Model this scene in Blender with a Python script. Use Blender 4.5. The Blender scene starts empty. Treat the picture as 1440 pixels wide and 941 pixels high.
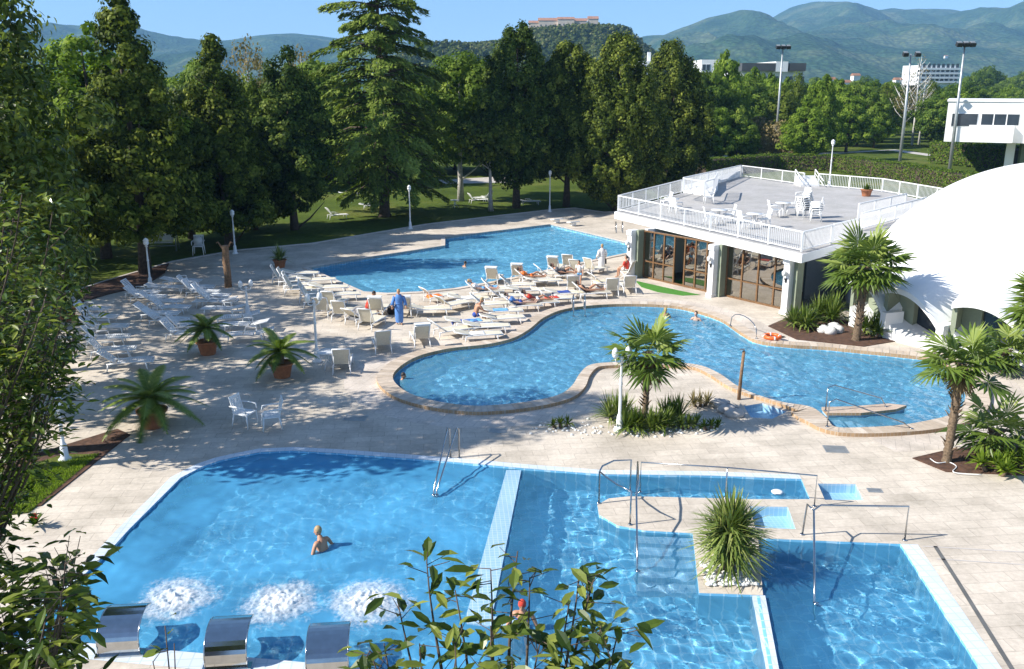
import bpy, math, random
import numpy as np
from mathutils import Vector, Matrix
from mathutils.geometry import tessellate_polygon
random.seed(7)
RNG = np.random.default_rng(7)
scene = bpy.context.scene
COL = scene.collection
R = math.radians
PI = math.pi
# ------------------------------------------------------------------ camera model (photo is 1440 x 941)
CAM_H, FOC, PITCH = 11.0, 1270.0, R(15.43)
cP, sP = math.cos(PITCH), math.sin(PITCH)
def ray(px, py):
    dx, dy = (px-720)/FOC, (470.5-py)/FOC
    return dx, cP+dy*sP, -sP+dy*cP
def G(px, py, z=0.0):
    a, b, c = ray(px, py); t = (z-CAM_H)/c
    return Vector((a*t, b*t, z))
def PY(px, py, Y):
    a, b, c = ray(px, py); t = Y/b
    return Vector((a*t, Y, CAM_H+c*t))
def top_z(px, py, Y): return PY(px, py, Y).z
# ------------------------------------------------------------------ helpers
def nrm(v):
    return v/np.maximum(np.linalg.norm(v, axis=-1, keepdims=True), 1e-9)
class MB:
    """collects shapes; build() links them as ONE mesh object"""
    def __init__(s): s.v=[]; s.f=[]; s.m=[]; s.s=[]
    def add(s, vs, fs, mi=0, smooth=False):
        o=len(s.v); s.v.extend([tuple(v) for v in vs])
        for f in fs: s.f.append(tuple(i+o for i in f)); s.m.append(mi); s.s.append(smooth)
        return s
    def box(s, c, size, rz=0, mi=0, M=None, taper=1.0):
        x,y,z=[d/2 for d in size]; vs=[]
        for sz in (-1,1):
            k=taper if sz>0 else 1
            for sx,sy in ((-1,-1),(1,-1),(1,1),(-1,1)): vs.append(Vector((sx*x*k,sy*y*k,sz*z)))
        if M is None: M=Matrix.Translation(c)@Matrix.Rotation(rz,4,'Z')
        else: M=Matrix.Translation(c)@M
        vs=[M@v for v in vs]
        return s.add(vs,[(3,2,1,0),(4,5,6,7),(0,1,5,4),(1,2,6,5),(2,3,7,6),(3,0,4,7)],mi)
    def bar(s, a, b, w, h, mi=0):
        """rectangular bar from a to b (w across, h vertical-ish)"""
        a=Vector(a); b=Vector(b); d=b-a; L=d.length; d.normalize()
        up=Vector((0,0,1)) if abs(d.z)<.95 else Vector((1,0,0))
        r=d.cross(up).normalized(); u=r.cross(d)
        vs=[]
        for p in (a,b):
            for sx,sy in ((-1,-1),(1,-1),(1,1),(-1,1)): vs.append(p+r*sx*w/2+u*sy*h/2)
        return s.add(vs,[(0,1,2,3),(7,6,5,4),(4,5,1,0),(5,6,2,1),(6,7,3,2),(7,4,0,3)],mi)
    def tube(s, pts, r, n=8, mi=0, caps=True):
        pts=[Vector(p) for p in pts]; k=len(pts)
        rs=r if isinstance(r,(list,tuple)) else [r]*k
        vs=[]; ref=None
        for i,p in enumerate(pts):
            d=(pts[min(i+1,k-1)]-pts[max(i-1,0)]).normalized()
            if ref is None: ref=Vector((0,0,1)) if abs(d.z)<.9 else Vector((1,0,0))
            a=(ref-d*ref.dot(d))
            if a.length<1e-4: a=d.orthogonal()
            a.normalize(); ref=a; b=d.cross(a)
            for j in range(n):
                t=2*PI*j/n; vs.append(p+(a*math.cos(t)+b*math.sin(t))*rs[i])
        fs=[(i*n+j,i*n+(j+1)%n,(i+1)*n+(j+1)%n,(i+1)*n+j) for i in range(k-1) for j in range(n)]
        o=len(s.v); s.add(vs,fs,mi,True)
        if caps: s.f+= [tuple(o+j for j in reversed(range(n))), tuple(o+(k-1)*n+j for j in range(n))]; s.m+=[mi,mi]; s.s+=[False,False]
        return s
    def lathe(s, prof, n=16, c=(0,0,0), mi=0, smooth=True, sx=1, sy=1):
        vs=[(c[0]+r*sx*math.cos(2*PI*j/n),c[1]+r*sy*math.sin(2*PI*j/n),c[2]+z) for r,z in prof for j in range(n)]
        fs=[(i*n+j,i*n+(j+1)%n,(i+1)*n+(j+1)%n,(i+1)*n+j) for i in range(len(prof)-1) for j in range(n)]
        o=len(s.v); s.add(vs,fs,mi,smooth)
        k=len(prof)
        s.f+=[tuple(o+j for j in reversed(range(n))), tuple(o+(k-1)*n+j for j in range(n))]; s.m+=[mi,mi]; s.s+=[False,False]
        return s
    def ell(s, c, r, nu=12, nv=8, mi=0, M=None):
        c=Vector(c); vs=[]; M=M or Matrix.Identity(3)
        for i in range(nv+1):
            ph=PI*i/nv
            for j in range(nu):
                t=2*PI*j/nu
                vs.append(c+M@Vector((r[0]*math.sin(ph)*math.cos(t),r[1]*math.sin(ph)*math.sin(t),r[2]*math.cos(ph))))
        fs=[(i*nu+j,(i+1)*nu+j,(i+1)*nu+(j+1)%nu,i*nu+(j+1)%nu) for i in range(nv) for j in range(nu)]
        return s.add(vs,fs,mi,True)
    def prism(s, poly, z0, z1, mi=0, mside=None, bottom=False):
        """poly: 2-D outline"""
        tris=tessellate_polygon([[Vector((p[0],p[1],0)) for p in poly]]); n=len(poly)
        up=[(p[0],p[1],z1) for p in poly]; lo=[(p[0],p[1],z0) for p in poly]
        area=sum(poly[i][0]*poly[(i+1)%n][1]-poly[(i+1)%n][0]*poly[i][1] for i in range(n))
        fx=[]
        for t in tris:
            a,b,c=[poly[i] for i in t]
            cr=(b[0]-a[0])*(c[1]-a[1])-(b[1]-a[1])*(c[0]-a[0])
            if abs(cr)<1e-10: continue
            fx.append(t if cr>0 else (t[0],t[2],t[1]))
        s.add(up,fx,mi)
        if bottom: s.add(lo,[tuple(reversed(f)) for f in fx],mi)
        sd=[((i+1)%n, i, n+i, n+(i+1)%n) if area<0 else (i,(i+1)%n,n+(i+1)%n,n+i) for i in range(n)]
        return s.add(lo+up,sd,mi if mside is None else mside)
    def sheet(s, loops, z, mi=0):
        """flat sheet with holes: loops[0] outer, rest holes"""
        flat=[p for l in loops for p in l]
        tris=tessellate_polygon([[Vector((p[0],p[1],0)) for p in l] for l in loops]); fx=[]
        for t in tris:
            a,b,c=[flat[i] for i in t]
            cr=(b[0]-a[0])*(c[1]-a[1])-(b[1]-a[1])*(c[0]-a[0])
            if abs(cr)<1e-10: continue
            fx.append(t if cr>0 else (t[0],t[2],t[1]))
        return s.add([(p[0],p[1],z) for p in flat],fx,mi)
    def skirt(s, loop, z0, z1, mi=0, inward=False):
        n=len(loop)
        vs=[(p[0],p[1],z0) for p in loop]+[(p[0],p[1],z1) for p in loop]
        area=sum(loop[i][0]*loop[(i+1)%n][1]-loop[(i+1)%n][0]*loop[i][1] for i in range(n))
        ccw=area>0
        if inward: ccw=not ccw
        return s.add(vs,[(i,(i+1)%n,n+(i+1)%n,n+i) if ccw else ((i+1)%n,i,n+i,n+(i+1)%n) for i in range(n)],mi)
    def band(s, inner, outer, z, mi=0):
        n=len(inner)
        vs=[(p[0],p[1],z) for p in inner]+[(p[0],p[1],z) for p in outer]
        area=sum(inner[i][0]*inner[(i+1)%n][1]-inner[(i+1)%n][0]*inner[i][1] for i in range(n))
        return s.add(vs,[((i+1)%n,i,n+i,n+(i+1)%n) if area>0 else (i,(i+1)%n,n+(i+1)%n,n+i) for i in range(n)],mi)
    def build(s, name, mats, parent=None, loc=None, rz=0):
        me=bpy.data.meshes.new(name); me.from_pydata(s.v,[],s.f)
        mats=mats if isinstance(mats,(list,tuple)) else [mats]
        for m in mats: me.materials.append(m)
        me.polygons.foreach_set('material_index',s.m); me.polygons.foreach_set('use_smooth',s.s)
        me.update()
        return link(name,me,parent,loc,rz)
def link(name, me, parent=None, loc=None, rz=0):
    o=bpy.data.objects.new(name,me); COL.objects.link(o)
    if parent: o.parent=parent
    if loc is not None: o.location=loc
    if rz: o.rotation_euler=(0,0,rz)
    return o
def tag(o, label, cat, group=None, kind=None):
    o['label']=label; o['category']=cat
    if group: o['group']=group
    if kind: o['kind']=kind
    return o
def struct(o): o['kind']='structure'; return o
def thing(name, label, cat, loc=(0,0,0), rz=0, group=None, scale=None):
    o=bpy.data.objects.new(name,None); COL.objects.link(o); o.empty_display_size=.2
    o.location=loc; o.rotation_euler=(0,0,rz)
    if scale: o.scale=scale if isinstance(scale,(tuple,list)) else (scale,)*3
    return tag(o,label,cat,group)
def dup(root, loc, rz=0, label=None, group=None, scale=None):
    def cp(o,par):
        c=o.copy(); COL.objects.link(c)
        if par: c.parent=par
        for ch in list(o.children): cp(ch,c)
        return c
    r=cp(root,None); r.location=loc; r.rotation_euler=(0,0,rz)
    if label: r['label']=label
    if group: r['group']=group
    if scale: r.scale=scale if isinstance(scale,(tuple,list)) else (scale,)*3
    return r
class Kind:
    """a repeat: the first placement moves the built thing, the following ones copy it"""
    def __init__(s, root): s.root=root; s.used=False
    def put(s, loc, rz, label, group=None, scale=None):
        if s.used: return dup(s.root,loc,rz,label,group,scale)
        s.used=True; r=s.root; r.location=loc; r.rotation_euler=(0,0,rz); r['label']=label
        if group: r['group']=group
        if scale: r.scale=scale if isinstance(scale,(tuple,list)) else (scale,)*3
        return r
ORD='first second third fourth fifth sixth seventh eighth ninth tenth eleventh twelfth thirteenth fourteenth fifteenth sixteenth seventeenth eighteenth nineteenth twentieth'.split()
ORD+=['twenty-'+w for w in ORD[:9]]+['thirtieth']+['thirty-'+w for w in ORD[:9]]+['fortieth']+['forty-'+w for w in ORD[:9]]+['fiftieth']+['fifty-'+w for w in ORD[:9]]+['sixtieth']+['sixty-'+w for w in ORD[:9]]
def smooth_loop(P, k=6):
    """closed Catmull-Rom through P (tuples, any length)"""
    P=np.array(P,float); n=len(P); out=[]
    for i in range(n):
        a,b,c,d=P[i-1],P[i],P[(i+1)%n],P[(i+2)%n]
        for j in range(k):
            t=j/k
            out.append(.5*((2*b)+(-a+c)*t+(2*a-5*b+4*c-d)*t*t+(-a+3*b-3*c+d)*t**3))
    return np.array(out)
def offset_loop(L, w):
    L=np.array(L,float)[:,:2]; n=len(L)
    nx=np.roll(L,-1,0)-np.roll(L,1,0); nx/=np.linalg.norm(nx,axis=1,keepdims=True)
    area=sum(L[i][0]*L[(i+1)%n][1]-L[(i+1)%n][0]*L[i][1] for i in range(n))
    N=np.stack([nx[:,1],-nx[:,0]],1)*(1 if area>0 else -1)
    w=np.broadcast_to(np.asarray(w,float),(n,))
    return L+N*w[:,None]
# ------------------------------------------------------------------ value noise (numpy)
_tab=np.random.default_rng(3).random((256,256))
def vnoise(x,y):
    xi=np.floor(x).astype(int); yi=np.floor(y).astype(int); fx=x-xi; fy=y-yi
    fx=fx*fx*(3-2*fx); fy=fy*fy*(3-2*fy)
    g=lambda a,b:_tab[a%256,b%256]
    return (g(xi,yi)*(1-fx)+g(xi+1,yi)*fx)*(1-fy)+(g(xi,yi+1)*(1-fx)+g(xi+1,yi+1)*fx)*fy
def fbm(x,y,o=4):
    s=0;a=.5;f=1
    for _ in range(o): s=s+a*vnoise(x*f+17.3*_,y*f+5.1*_); a*=.5; f*=2.03
    return s
# ------------------------------------------------------------------ materials
def new_mat(name):
    m=bpy.data.materials.new(name); m.use_nodes=True; nt=m.node_tree; nt.nodes.clear()
    return m,nt
def N(nt,t,**kw):
    n=nt.nodes.new(t)
    for k,v in kw.items():
        if k.startswith('i_'):
            key=k[2:]; key=int(key) if key.isdigit() else key.replace('_',' ')
            n.inputs[key].default_value=v
        else: setattr(n,k,v)
    return n
def L(nt,a,ao,b,bi): nt.links.new(a.outputs[ao],b.inputs[bi])
def out(nt,sh,idx=0):
    o=nt.nodes.new('ShaderNodeOutputMaterial'); nt.links.new(sh.outputs[idx],o.inputs['Surface']); return o
def c4(c): return (c[0],c[1],c[2],1)
def obj_coord(nt,rot=0,scale=(1,1,1)):
    tc=N(nt,'ShaderNodeTexCoord'); mp=N(nt,'ShaderNodeMapping')
    mp.inputs['Rotation'].default_value=(0,0,rot); mp.inputs['Scale'].default_value=scale
    L(nt,tc,'Object',mp,'Vector'); return mp
def ramp(nt,stops):
    r=N(nt,'ShaderNodeValToRGB'); e=r.color_ramp.elements
    while len(e)<len(stops): e.new(.5)
    for el,(p,c) in zip(e,stops): el.position=p; el.color=c4(c)
    return r
def mix(nt,typ,fac,a=None,b=None):
    m=N(nt,'ShaderNodeMix',data_type='RGBA',blend_type=typ)
    m.inputs[0].default_value=fac
    if a is not None: m.inputs[6].default_value=c4(a)
    if b is not None: m.inputs[7].default_value=c4(b)
    return m
def simple(name,col,rough=.5,metal=0,var=.12,scale=3.0,bump=0.0,spec=.5,coat=0,bscale=30):
    """painted / moulded surface with slight mottling and bump"""
    m,nt=new_mat(name); p=N(nt,'ShaderNodeBsdfPrincipled',i_Roughness=rough,i_Metallic=metal)
    p.inputs['Specular IOR Level'].default_value=spec
    mp=obj_coord(nt); nz=N(nt,'ShaderNodeTexNoise',i_Scale=scale,i_Detail=5.0)
    L(nt,mp,0,nz,'Vector')
    a=[max(0,x*(1-var)) for x in col]; b=[min(1,x*(1+var)) for x in col]
    r=ramp(nt,[(.3,a),(.7,b)]); L(nt,nz,0,r,0); L(nt,r,0,p,'Base Color')
    if bump:
        n2=N(nt,'ShaderNodeTexNoise',i_Scale=bscale,i_Detail=4.0); L(nt,mp,0,n2,'Vector')
        bp=N(nt,'ShaderNodeBump',i_Strength=bump,i_Distance=.02); L(nt,n2,0,bp,'Height'); L(nt,bp,0,p,'Normal')
    out(nt,p); return m
def foliage(name,dark,mid,light,trans=.25,gloss=.35):
    """leaf material: colour varies leaf by leaf with the mesh's own tint attribute"""
    m,nt=new_mat(name)
    at=N(nt,'ShaderNodeAttribute',attribute_name='tint')
    r=ramp(nt,[(0,dark),(.5,mid),(1,light)]); L(nt,at,'Fac',r,0)
    p=N(nt,'ShaderNodeBsdfPrincipled',i_Roughness=gloss+.15); p.inputs['Specular IOR Level'].default_value=.06 if gloss>.3 else .3
    L(nt,r,0,p,'Base Color')
    t=N(nt,'ShaderNodeBsdfTranslucent'); g=mix(nt,'MULTIPLY',1.0,b=(1.1,1.2,.5)); L(nt,r,0,g,6); L(nt,g,2,t,'Color')
    ms=N(nt,'ShaderNodeMixShader'); ms.inputs[0].default_value=trans; L(nt,p,0,ms,1); L(nt,t,0,ms,2)
    out(nt,ms); return m
def paving(name,c1,c2,mortar,bw,bh,rot=0,rough=.75,msize=.009,stain=.30,offset=.5):
    m,nt=new_mat(name); mp=obj_coord(nt,rot)
    b=N(nt,'ShaderNodeTexBrick',offset=offset,i_Scale=1.0,i_Mortar_Size=msize,i_Mortar_Smooth=.2,i_Bias=0.0,i_Brick_Width=bw,i_Row_Height=bh)
    b.inputs['Color1'].default_value=c4(c1); b.inputs['Color2'].default_value=c4(c2); b.inputs['Mortar'].default_value=c4(mortar)
    L(nt,mp,0,b,'Vector')
    n1=N(nt,'ShaderNodeTexNoise',i_Scale=.55,i_Detail=6.0,i_Roughness=.65); L(nt,mp,0,n1,'Vector')
    k=1-stain
    r1=ramp(nt,[(.32,(k,k*.98,k*.95)),(.6,(1.06,1.04,1.03))]); L(nt,n1,0,r1,0)
    m1=mix(nt,'MULTIPLY',1.0); L(nt,b,0,m1,6); L(nt,r1,0,m1,7)
    n2=N(nt,'ShaderNodeTexNoise',i_Scale=9.0,i_Detail=5.0,i_Roughness=.7); L(nt,mp,0,n2,'Vector')
    r2=ramp(nt,[(.3,(.86,.85,.83)),(.7,(1.08,1.08,1.08))]); L(nt,n2,0,r2,0)
    m2=mix(nt,'MULTIPLY',1.0); L(nt,m1,2,m2,6); L(nt,r2,0,m2,7)
    p=N(nt,'ShaderNodeBsdfPrincipled',i_Roughness=rough); p.inputs['Specular IOR Level'].default_value=.3
    L(nt,m2,2,p,'Base Color')
    bp=N(nt,'ShaderNodeBump',i_Strength=.35,i_Distance=.01); L(nt,n2,0,bp,'Height'); L(nt,bp,0,p,'Normal')
    out(nt,p); return m
def tile_mat(name,c1,c2,grout,size):
    m,nt=new_mat(name)
    tc=N(nt,'ShaderNodeTexCoord')
    b=N(nt,'ShaderNodeTexBrick',offset=0.0,i_Scale=1.0,i_Mortar_Size=size*.07,i_Mortar_Smooth=.3,i_Bias=0.0,i_Brick_Width=size,i_Row_Height=size)
    b.inputs['Color1'].default_value=c4(c1); b.inputs['Color2'].default_value=c4(c2); b.inputs['Mortar'].default_value=c4(grout)
    mp=N(nt,'ShaderNodeMapping'); mp.inputs['Rotation'].default_value=(0,0,R(-4)); L(nt,tc,'Object',mp,'Vector'); L(nt,mp,0,b,'Vector')
    n1=N(nt,'ShaderNodeTexNoise',i_Scale=.5,i_Detail=4.0); L(nt,mp,0,n1,'Vector')
    r1=ramp(nt,[(.3,(.86,.88,.9)),(.7,(1.08,1.06,1.05))]); L(nt,n1,0,r1,0)
    m1=mix(nt,'MULTIPLY',1.0); L(nt,b,0,m1,6); L(nt,r1,0,m1,7)
    p=N(nt,'ShaderNodeBsdfPrincipled',i_Roughness=.35); L(nt,m1,2,p,'Base Color'); out(nt,p); return m
def water_mat(name,tint,milk=0.0,milkcol=(.2,.5,.7),amp=.15,sc=9.0,clear_from=None):
    """refracting water; larger ripples are real geometry, only the finest are bump"""
    m,nt=new_mat(name); mp=obj_coord(nt)
    n1=N(nt,'ShaderNodeTexNoise',i_Scale=sc,i_Detail=2.0,i_Distortion=.6); L(nt,mp,0,n1,'Vector')
    bp=N(nt,'ShaderNodeBump',i_Strength=amp,i_Distance=.03); L(nt,n1,0,bp,'Height')
    g=N(nt,'ShaderNodeBsdfGlass',i_IOR=1.33,i_Roughness=0.0); g.inputs['Color'].default_value=c4(tint); L(nt,bp,0,g,'Normal')
    base=g
    if milk:
        df=N(nt,'ShaderNodeBsdfDiffuse'); df.inputs[0].default_value=c4(milkcol)
        mk=N(nt,'ShaderNodeMixShader'); mk.inputs[0].default_value=milk; L(nt,g,0,mk,1); L(nt,df,0,mk,2); base=mk
        if clear_from:   # air bubbles cloud only the jet side of the pool, the water beyond the dividing wall is clear
            sx=N(nt,'ShaderNodeSeparateXYZ'); tc=N(nt,'ShaderNodeTexCoord'); L(nt,tc,'Object',sx,0); n3=N(nt,'ShaderNodeTexNoise',i_Scale=.45,i_Detail=4.0); L(nt,tc,'Object',n3,0)
            mr=N(nt,'ShaderNodeMapRange'); mr.inputs['From Min'].default_value=clear_from-.5; mr.inputs['From Max'].default_value=clear_from+.3; mr.inputs['To Min'].default_value=milk*2.3; mr.inputs['To Max'].default_value=.36; L(nt,sx,0,mr,0)
            mu=N(nt,'ShaderNodeMath',operation='MULTIPLY'); L(nt,mr,0,mu,0); L(nt,n3,0,mu,1); ad=N(nt,'ShaderNodeMath',operation='ADD',use_clamp=True); ad.inputs[1].default_value=.04; L(nt,mu,0,ad,0); L(nt,ad,0,mk,0)
    out(nt,base); return m
M={}
M['deck']=paving('paving_stone',(.64,.575,.485),(.56,.50,.42),(.42,.37,.31),.84,.42,R(-6))
M['deck_pale']=paving('paving_band',(.64,.575,.505),(.60,.535,.465),(.44,.39,.35),.42,.9,R(20))
M['coping']=paving('coping_stone',(.56,.45,.36),(.50,.395,.31),(.44,.37,.30),.25,.12,0,msize=.008)
def block_stone():
    """cut coping stones: each block has its own tone, with fine grain and water marks"""
    m,nt=new_mat('coping_block'); at=N(nt,'ShaderNodeAttribute',attribute_name='tint'); r=ramp(nt,[(0,(.46,.37,.28)),(.5,(.57,.47,.37)),(1,(.64,.55,.45))]); L(nt,at,'Fac',r,0)
    mp=obj_coord(nt); n1=N(nt,'ShaderNodeTexNoise',i_Scale=5.0,i_Detail=7.0,i_Roughness=.7); L(nt,mp,0,n1,'Vector'); r2=ramp(nt,[(.3,(.80,.79,.77)),(.65,(1.06,1.06,1.06))]); L(nt,n1,0,r2,0)
    mm=mix(nt,'MULTIPLY',1.0); L(nt,r,0,mm,6); L(nt,r2,0,mm,7); p=N(nt,'ShaderNodeBsdfPrincipled',i_Roughness=.75); L(nt,mm,2,p,'Base Color')
    bp=N(nt,'ShaderNodeBump',i_Strength=.4,i_Distance=.01); L(nt,n1,0,bp,'Height'); L(nt,bp,0,p,'Normal'); out(nt,p); return m
M['block']=block_stone()
M['brick_edge']=paving('brick_edge',(.50,.34,.20),(.42,.28,.16),(.5,.42,.33),.13,.5,0,msize=.01)
M['kerb']=simple('kerb_stone',(.5,.46,.42),.8,var=.15,bump=.2)
M['tile']=tile_mat('pool_tile',(.22,.56,.77),(.20,.53,.74),(.50,.76,.88),.30)
M['tile_deep']=tile_mat('pool_tile_deep',(.06,.30,.56),(.055,.28,.53),(.09,.34,.58),.25)
M['tile_pale']=tile_mat('pale_tile',(.42,.58,.70),(.38,.55,.68),(.62,.70,.74),.12)
M['tile_wall']=tile_mat('blue_grey_tile',(.30,.48,.62),(.27,.45,.60),(.48,.60,.68),.12)
M['tile_white']=tile_mat('white_tile',(.66,.70,.74),(.60,.66,.72),(.5,.58,.64),.25)
M['water_far']=water_mat('far_pool_water',(.87,.96,.99),.34,(.17,.50,.73))
M['water_mid']=water_mat('lagoon_water',(.87,.96,.99),.29,(.17,.51,.74))
M['water_near']=water_mat('near_pool_water',(.84,.95,.99),.44,(.085,.36,.62),clear_from=-.3)
def shallow_mat(name,tint):
    m,nt=new_mat(name); ge=N(nt,'ShaderNodeNewGeometry'); dp=N(nt,'ShaderNodeVectorMath',operation='DOT_PRODUCT'); L(nt,ge,'Normal',dp,0); L(nt,ge,'Incoming',dp,1)
    ab=N(nt,'ShaderNodeMath',operation='ABSOLUTE'); L(nt,dp,'Value',ab,0)
    su=N(nt,'ShaderNodeMath',operation='SUBTRACT',use_clamp=True); su.inputs[0].default_value=1; L(nt,ab,0,su,1)
    pw=N(nt,'ShaderNodeMath',operation='POWER'); pw.inputs[1].default_value=5; L(nt,su,0,pw,0)
    tr=N(nt,'ShaderNodeBsdfTransparent'); tr.inputs[0].default_value=c4(tint); gl=N(nt,'ShaderNodeBsdfGlossy',i_Roughness=.03)
    ms=N(nt,'ShaderNodeMixShader'); L(nt,pw,0,ms,0); L(nt,tr,0,ms,1); L(nt,gl,0,ms,2); out(nt,ms); return m
M['water_bath']=shallow_mat('bath_water',(.80,.93,.98))
M['white']=simple('white_paint',(.80,.80,.79),.45,var=.04)
M['render']=simple('white_render',(.80,.80,.785),.85,var=.06,scale=.35,bump=.25,bscale=14)
def dome_mat():
    m,nt=new_mat('dome_membrane'); mp=obj_coord(nt); mp.inputs['Scale'].default_value=(2.2,2.2,.18)
    n1=N(nt,'ShaderNodeTexNoise',i_Scale=1.6,i_Detail=7.0,i_Roughness=.7); L(nt,mp,0,n1,'Vector'); r=ramp(nt,[(.3,(.70,.69,.66)),(.55,(.80,.80,.79))]); L(nt,n1,0,r,0)
    mq=obj_coord(nt); n2=N(nt,'ShaderNodeTexNoise',i_Scale=.8,i_Detail=8.0,i_Roughness=.7); L(nt,mq,0,n2,'Vector'); r2=ramp(nt,[(.3,(.92,.92,.91)),(.6,(1.0,1.0,1.0))]); L(nt,n2,0,r2,0)
    mm=mix(nt,'MULTIPLY',1.0); L(nt,r,0,mm,6); L(nt,r2,0,mm,7); p=N(nt,'ShaderNodeBsdfPrincipled',i_Roughness=.75); L(nt,mm,2,p,'Base Color')
    bp=N(nt,'ShaderNodeBump',i_Strength=.35,i_Distance=.05); L(nt,n2,0,bp,'Height'); L(nt,bp,0,p,'Normal'); out(nt,p); return m
M['dome']=dome_mat()
M['plastic']=simple('white_plastic',(.78,.78,.76),.35,var=.05)
M['cream']=simple('cream_fabric',(.62,.57,.45),.85,var=.1,scale=20,bump=.3,bscale=90)
M['steel']=simple('brushed_steel',(.50,.51,.51),.14,metal=1,var=.08,scale=6)
M['wood']=simple('varnished_wood',(.17,.09,.038),.45,var=.25,scale=8,bump=.2)
M['log']=simple('weathered_log',(.22,.13,.07),.8,var=.4,scale=12,bump=.6)
M['bark']=simple('bark',(.085,.06,.042),.9,var=.4,scale=6,bump=.8,bscale=14)
M['birch_bark']=simple('birch_bark',(.68,.66,.62),.8,var=.2,scale=8)
M['bark_pale']=simple('pale_bark',(.42,.39,.34),.85,var=.3,scale=8,bump=.5)
M['palm_bark']=simple('palm_fibre',(.15,.105,.065),.95,var=.5,scale=18,bump=1.0,bscale=26)
M['roof_tile']=simple('old_roof_tile',(.33,.17,.11),.9,var=.2,scale=.5)
M['terracotta']=simple('terracotta',(.40,.155,.07),.75,var=.2,scale=8,bump=.2)
M['soil']=simple('soil',(.085,.042,.024),.95,var=.45,scale=5,bump=1.0,bscale=12)
M['pebble']=simple('white_pebble',(.75,.74,.70),.6,var=.1,scale=4)
M['globe']=simple('opal_globe',(.82,.82,.80),.2,var=.02)
M['orange']=simple('orange_plastic',(.75,.13,.02),.45,var=.08)
M['galv']=simple('galvanised_steel',(.42,.44,.44),.45,metal=.6,var=.15,scale=3)
M['dark']=simple('dark_metal',(.03,.03,.032),.5)
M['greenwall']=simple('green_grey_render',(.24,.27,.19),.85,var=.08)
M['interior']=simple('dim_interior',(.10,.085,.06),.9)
M['terrace']=paving('terrace_floor',(.44,.43,.42),(.40,.395,.385),(.34,.335,.33),.5,.5,R(25),stain=.12,offset=0)
M['turf']=simple('artificial_turf',(.06,.22,.02),.9,var=.2,scale=30,bump=.8,bscale=120)
M['hair_dark']=simple('dark_hair',(.03,.02,.015),.6,var=.3,scale=40)
M['hair_fair']=simple('fair_hair',(.36,.25,.12),.6,var=.2,scale=40)
M['skin']=simple('tanned_skin',(.48,.25,.15),.5,var=.06,spec=.35)
M['skin_pale']=simple('pale_skin',(.60,.38,.28),.5,var=.06,spec=.35)
M['eye']=simple('dark_eye',(.02,.015,.012),.2)
M['lip']=simple('lip',(.38,.13,.11),.5)
M['cl_blue']=simple('blue_towelling',(.10,.24,.55),.95,var=.15,scale=10,bump=.5,bscale=60)
M['cl_white']=simple('white_towelling',(.78,.77,.75),.95,var=.05,scale=10,bump=.5,bscale=60)
M['cl_navy']=simple('navy_cloth',(.03,.07,.30),.9,var=.2,scale=10)
M['cl_red']=simple('red_cloth',(.55,.05,.03),.9,var=.15,scale=10)
M['cl_orange']=simple('orange_cloth',(.70,.17,.03),.9,var=.15,scale=10)
M['cl_black']=simple('black_cloth',(.015,.015,.018),.8)
M['cl_sky']=simple('light_blue_cloth',(.14,.38,.66),.9,var=.12,scale=10)
M['cl_cream']=simple('cream_cloth',(.62,.55,.40),.9,var=.1,scale=10)
M['cl_grey']=simple('grey_cloth',(.14,.14,.15),.9,var=.15,scale=10)
M['foam']=None
def glass_mat():
    m,nt=new_mat('window_glass'); fr=N(nt,'ShaderNodeFresnel',i_IOR=1.9)
    mp=obj_coord(nt); nz=N(nt,'ShaderNodeTexNoise',i_Scale=.7,i_Detail=1.0); L(nt,mp,0,nz,'Vector')
    bp=N(nt,'ShaderNodeBump',i_Strength=.12,i_Distance=.05); L(nt,nz,0,bp,'Height')
    tr=N(nt,'ShaderNodeBsdfTransparent'); tr.inputs[0].default_value=(.52,.50,.44,1)
    gl=N(nt,'ShaderNodeBsdfGlossy',i_Roughness=.02); L(nt,bp,0,gl,'Normal'); gl.inputs[0].default_value=(.95,.9,.8,1)
    mx=N(nt,'ShaderNodeMath',operation='MULTIPLY_ADD'); mx.inputs[1].default_value=1.3; mx.inputs[2].default_value=.22
    L(nt,fr,0,mx,0)
    ms=N(nt,'ShaderNodeMixShader'); L(nt,mx,0,ms,0); L(nt,tr,0,ms,1); L(nt,gl,0,ms,2); out(nt,ms); return m
M['glass']=glass_mat()
M['pane_dark']=simple('dark_window_pane',(.03,.04,.05),.08,var=.2,scale=.8)
# foliage: dark, mid, light
M['f_magn']=foliage('magnolia_leaf',(.018,.036,.005),(.092,.132,.014),(.33,.36,.06),.32,.22)
M['f_light']=foliage('spring_leaf',(.06,.11,.010),(.18,.27,.030),(.34,.42,.07),.42)
M['f_con']=foliage('conifer_needle',(.016,.032,.005),(.088,.120,.014),(.30,.33,.05),.28)
M['f_cyp']=foliage('cypress_spray',(.016,.032,.006),(.095,.128,.018),(.31,.34,.06),.28)
M['f_cyp2']=foliage('cypress_spray_blue',(.013,.030,.006),(.062,.100,.016),(.25,.30,.055),.25)
M['f_gold']=foliage('golden_cypress',(.045,.075,.010),(.13,.18,.026),(.25,.30,.05),.25)
M['f_cedar']=foliage('cedar_needle',(.035,.07,.012),(.14,.20,.034),(.33,.39,.08),.25)
M['f_green']=foliage('park_leaf',(.045,.09,.012),(.14,.21,.028),(.28,.35,.06),.38)
M['f_yellow']=foliage('yellow_spring_leaf',(.07,.10,.014),(.15,.20,.03),(.26,.30,.06),.45)
M['f_bud']=foliage('budding_twig',(.17,.14,.07),(.26,.21,.10),(.36,.28,.13),.3)
M['f_hedge']=foliage('hedge_leaf',(.025,.06,.010),(.08,.135,.018),(.19,.25,.038),.3)
M['f_park']=foliage('park_tree_leaf',(.03,.07,.012),(.10,.165,.024),(.24,.31,.05),.35)
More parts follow.
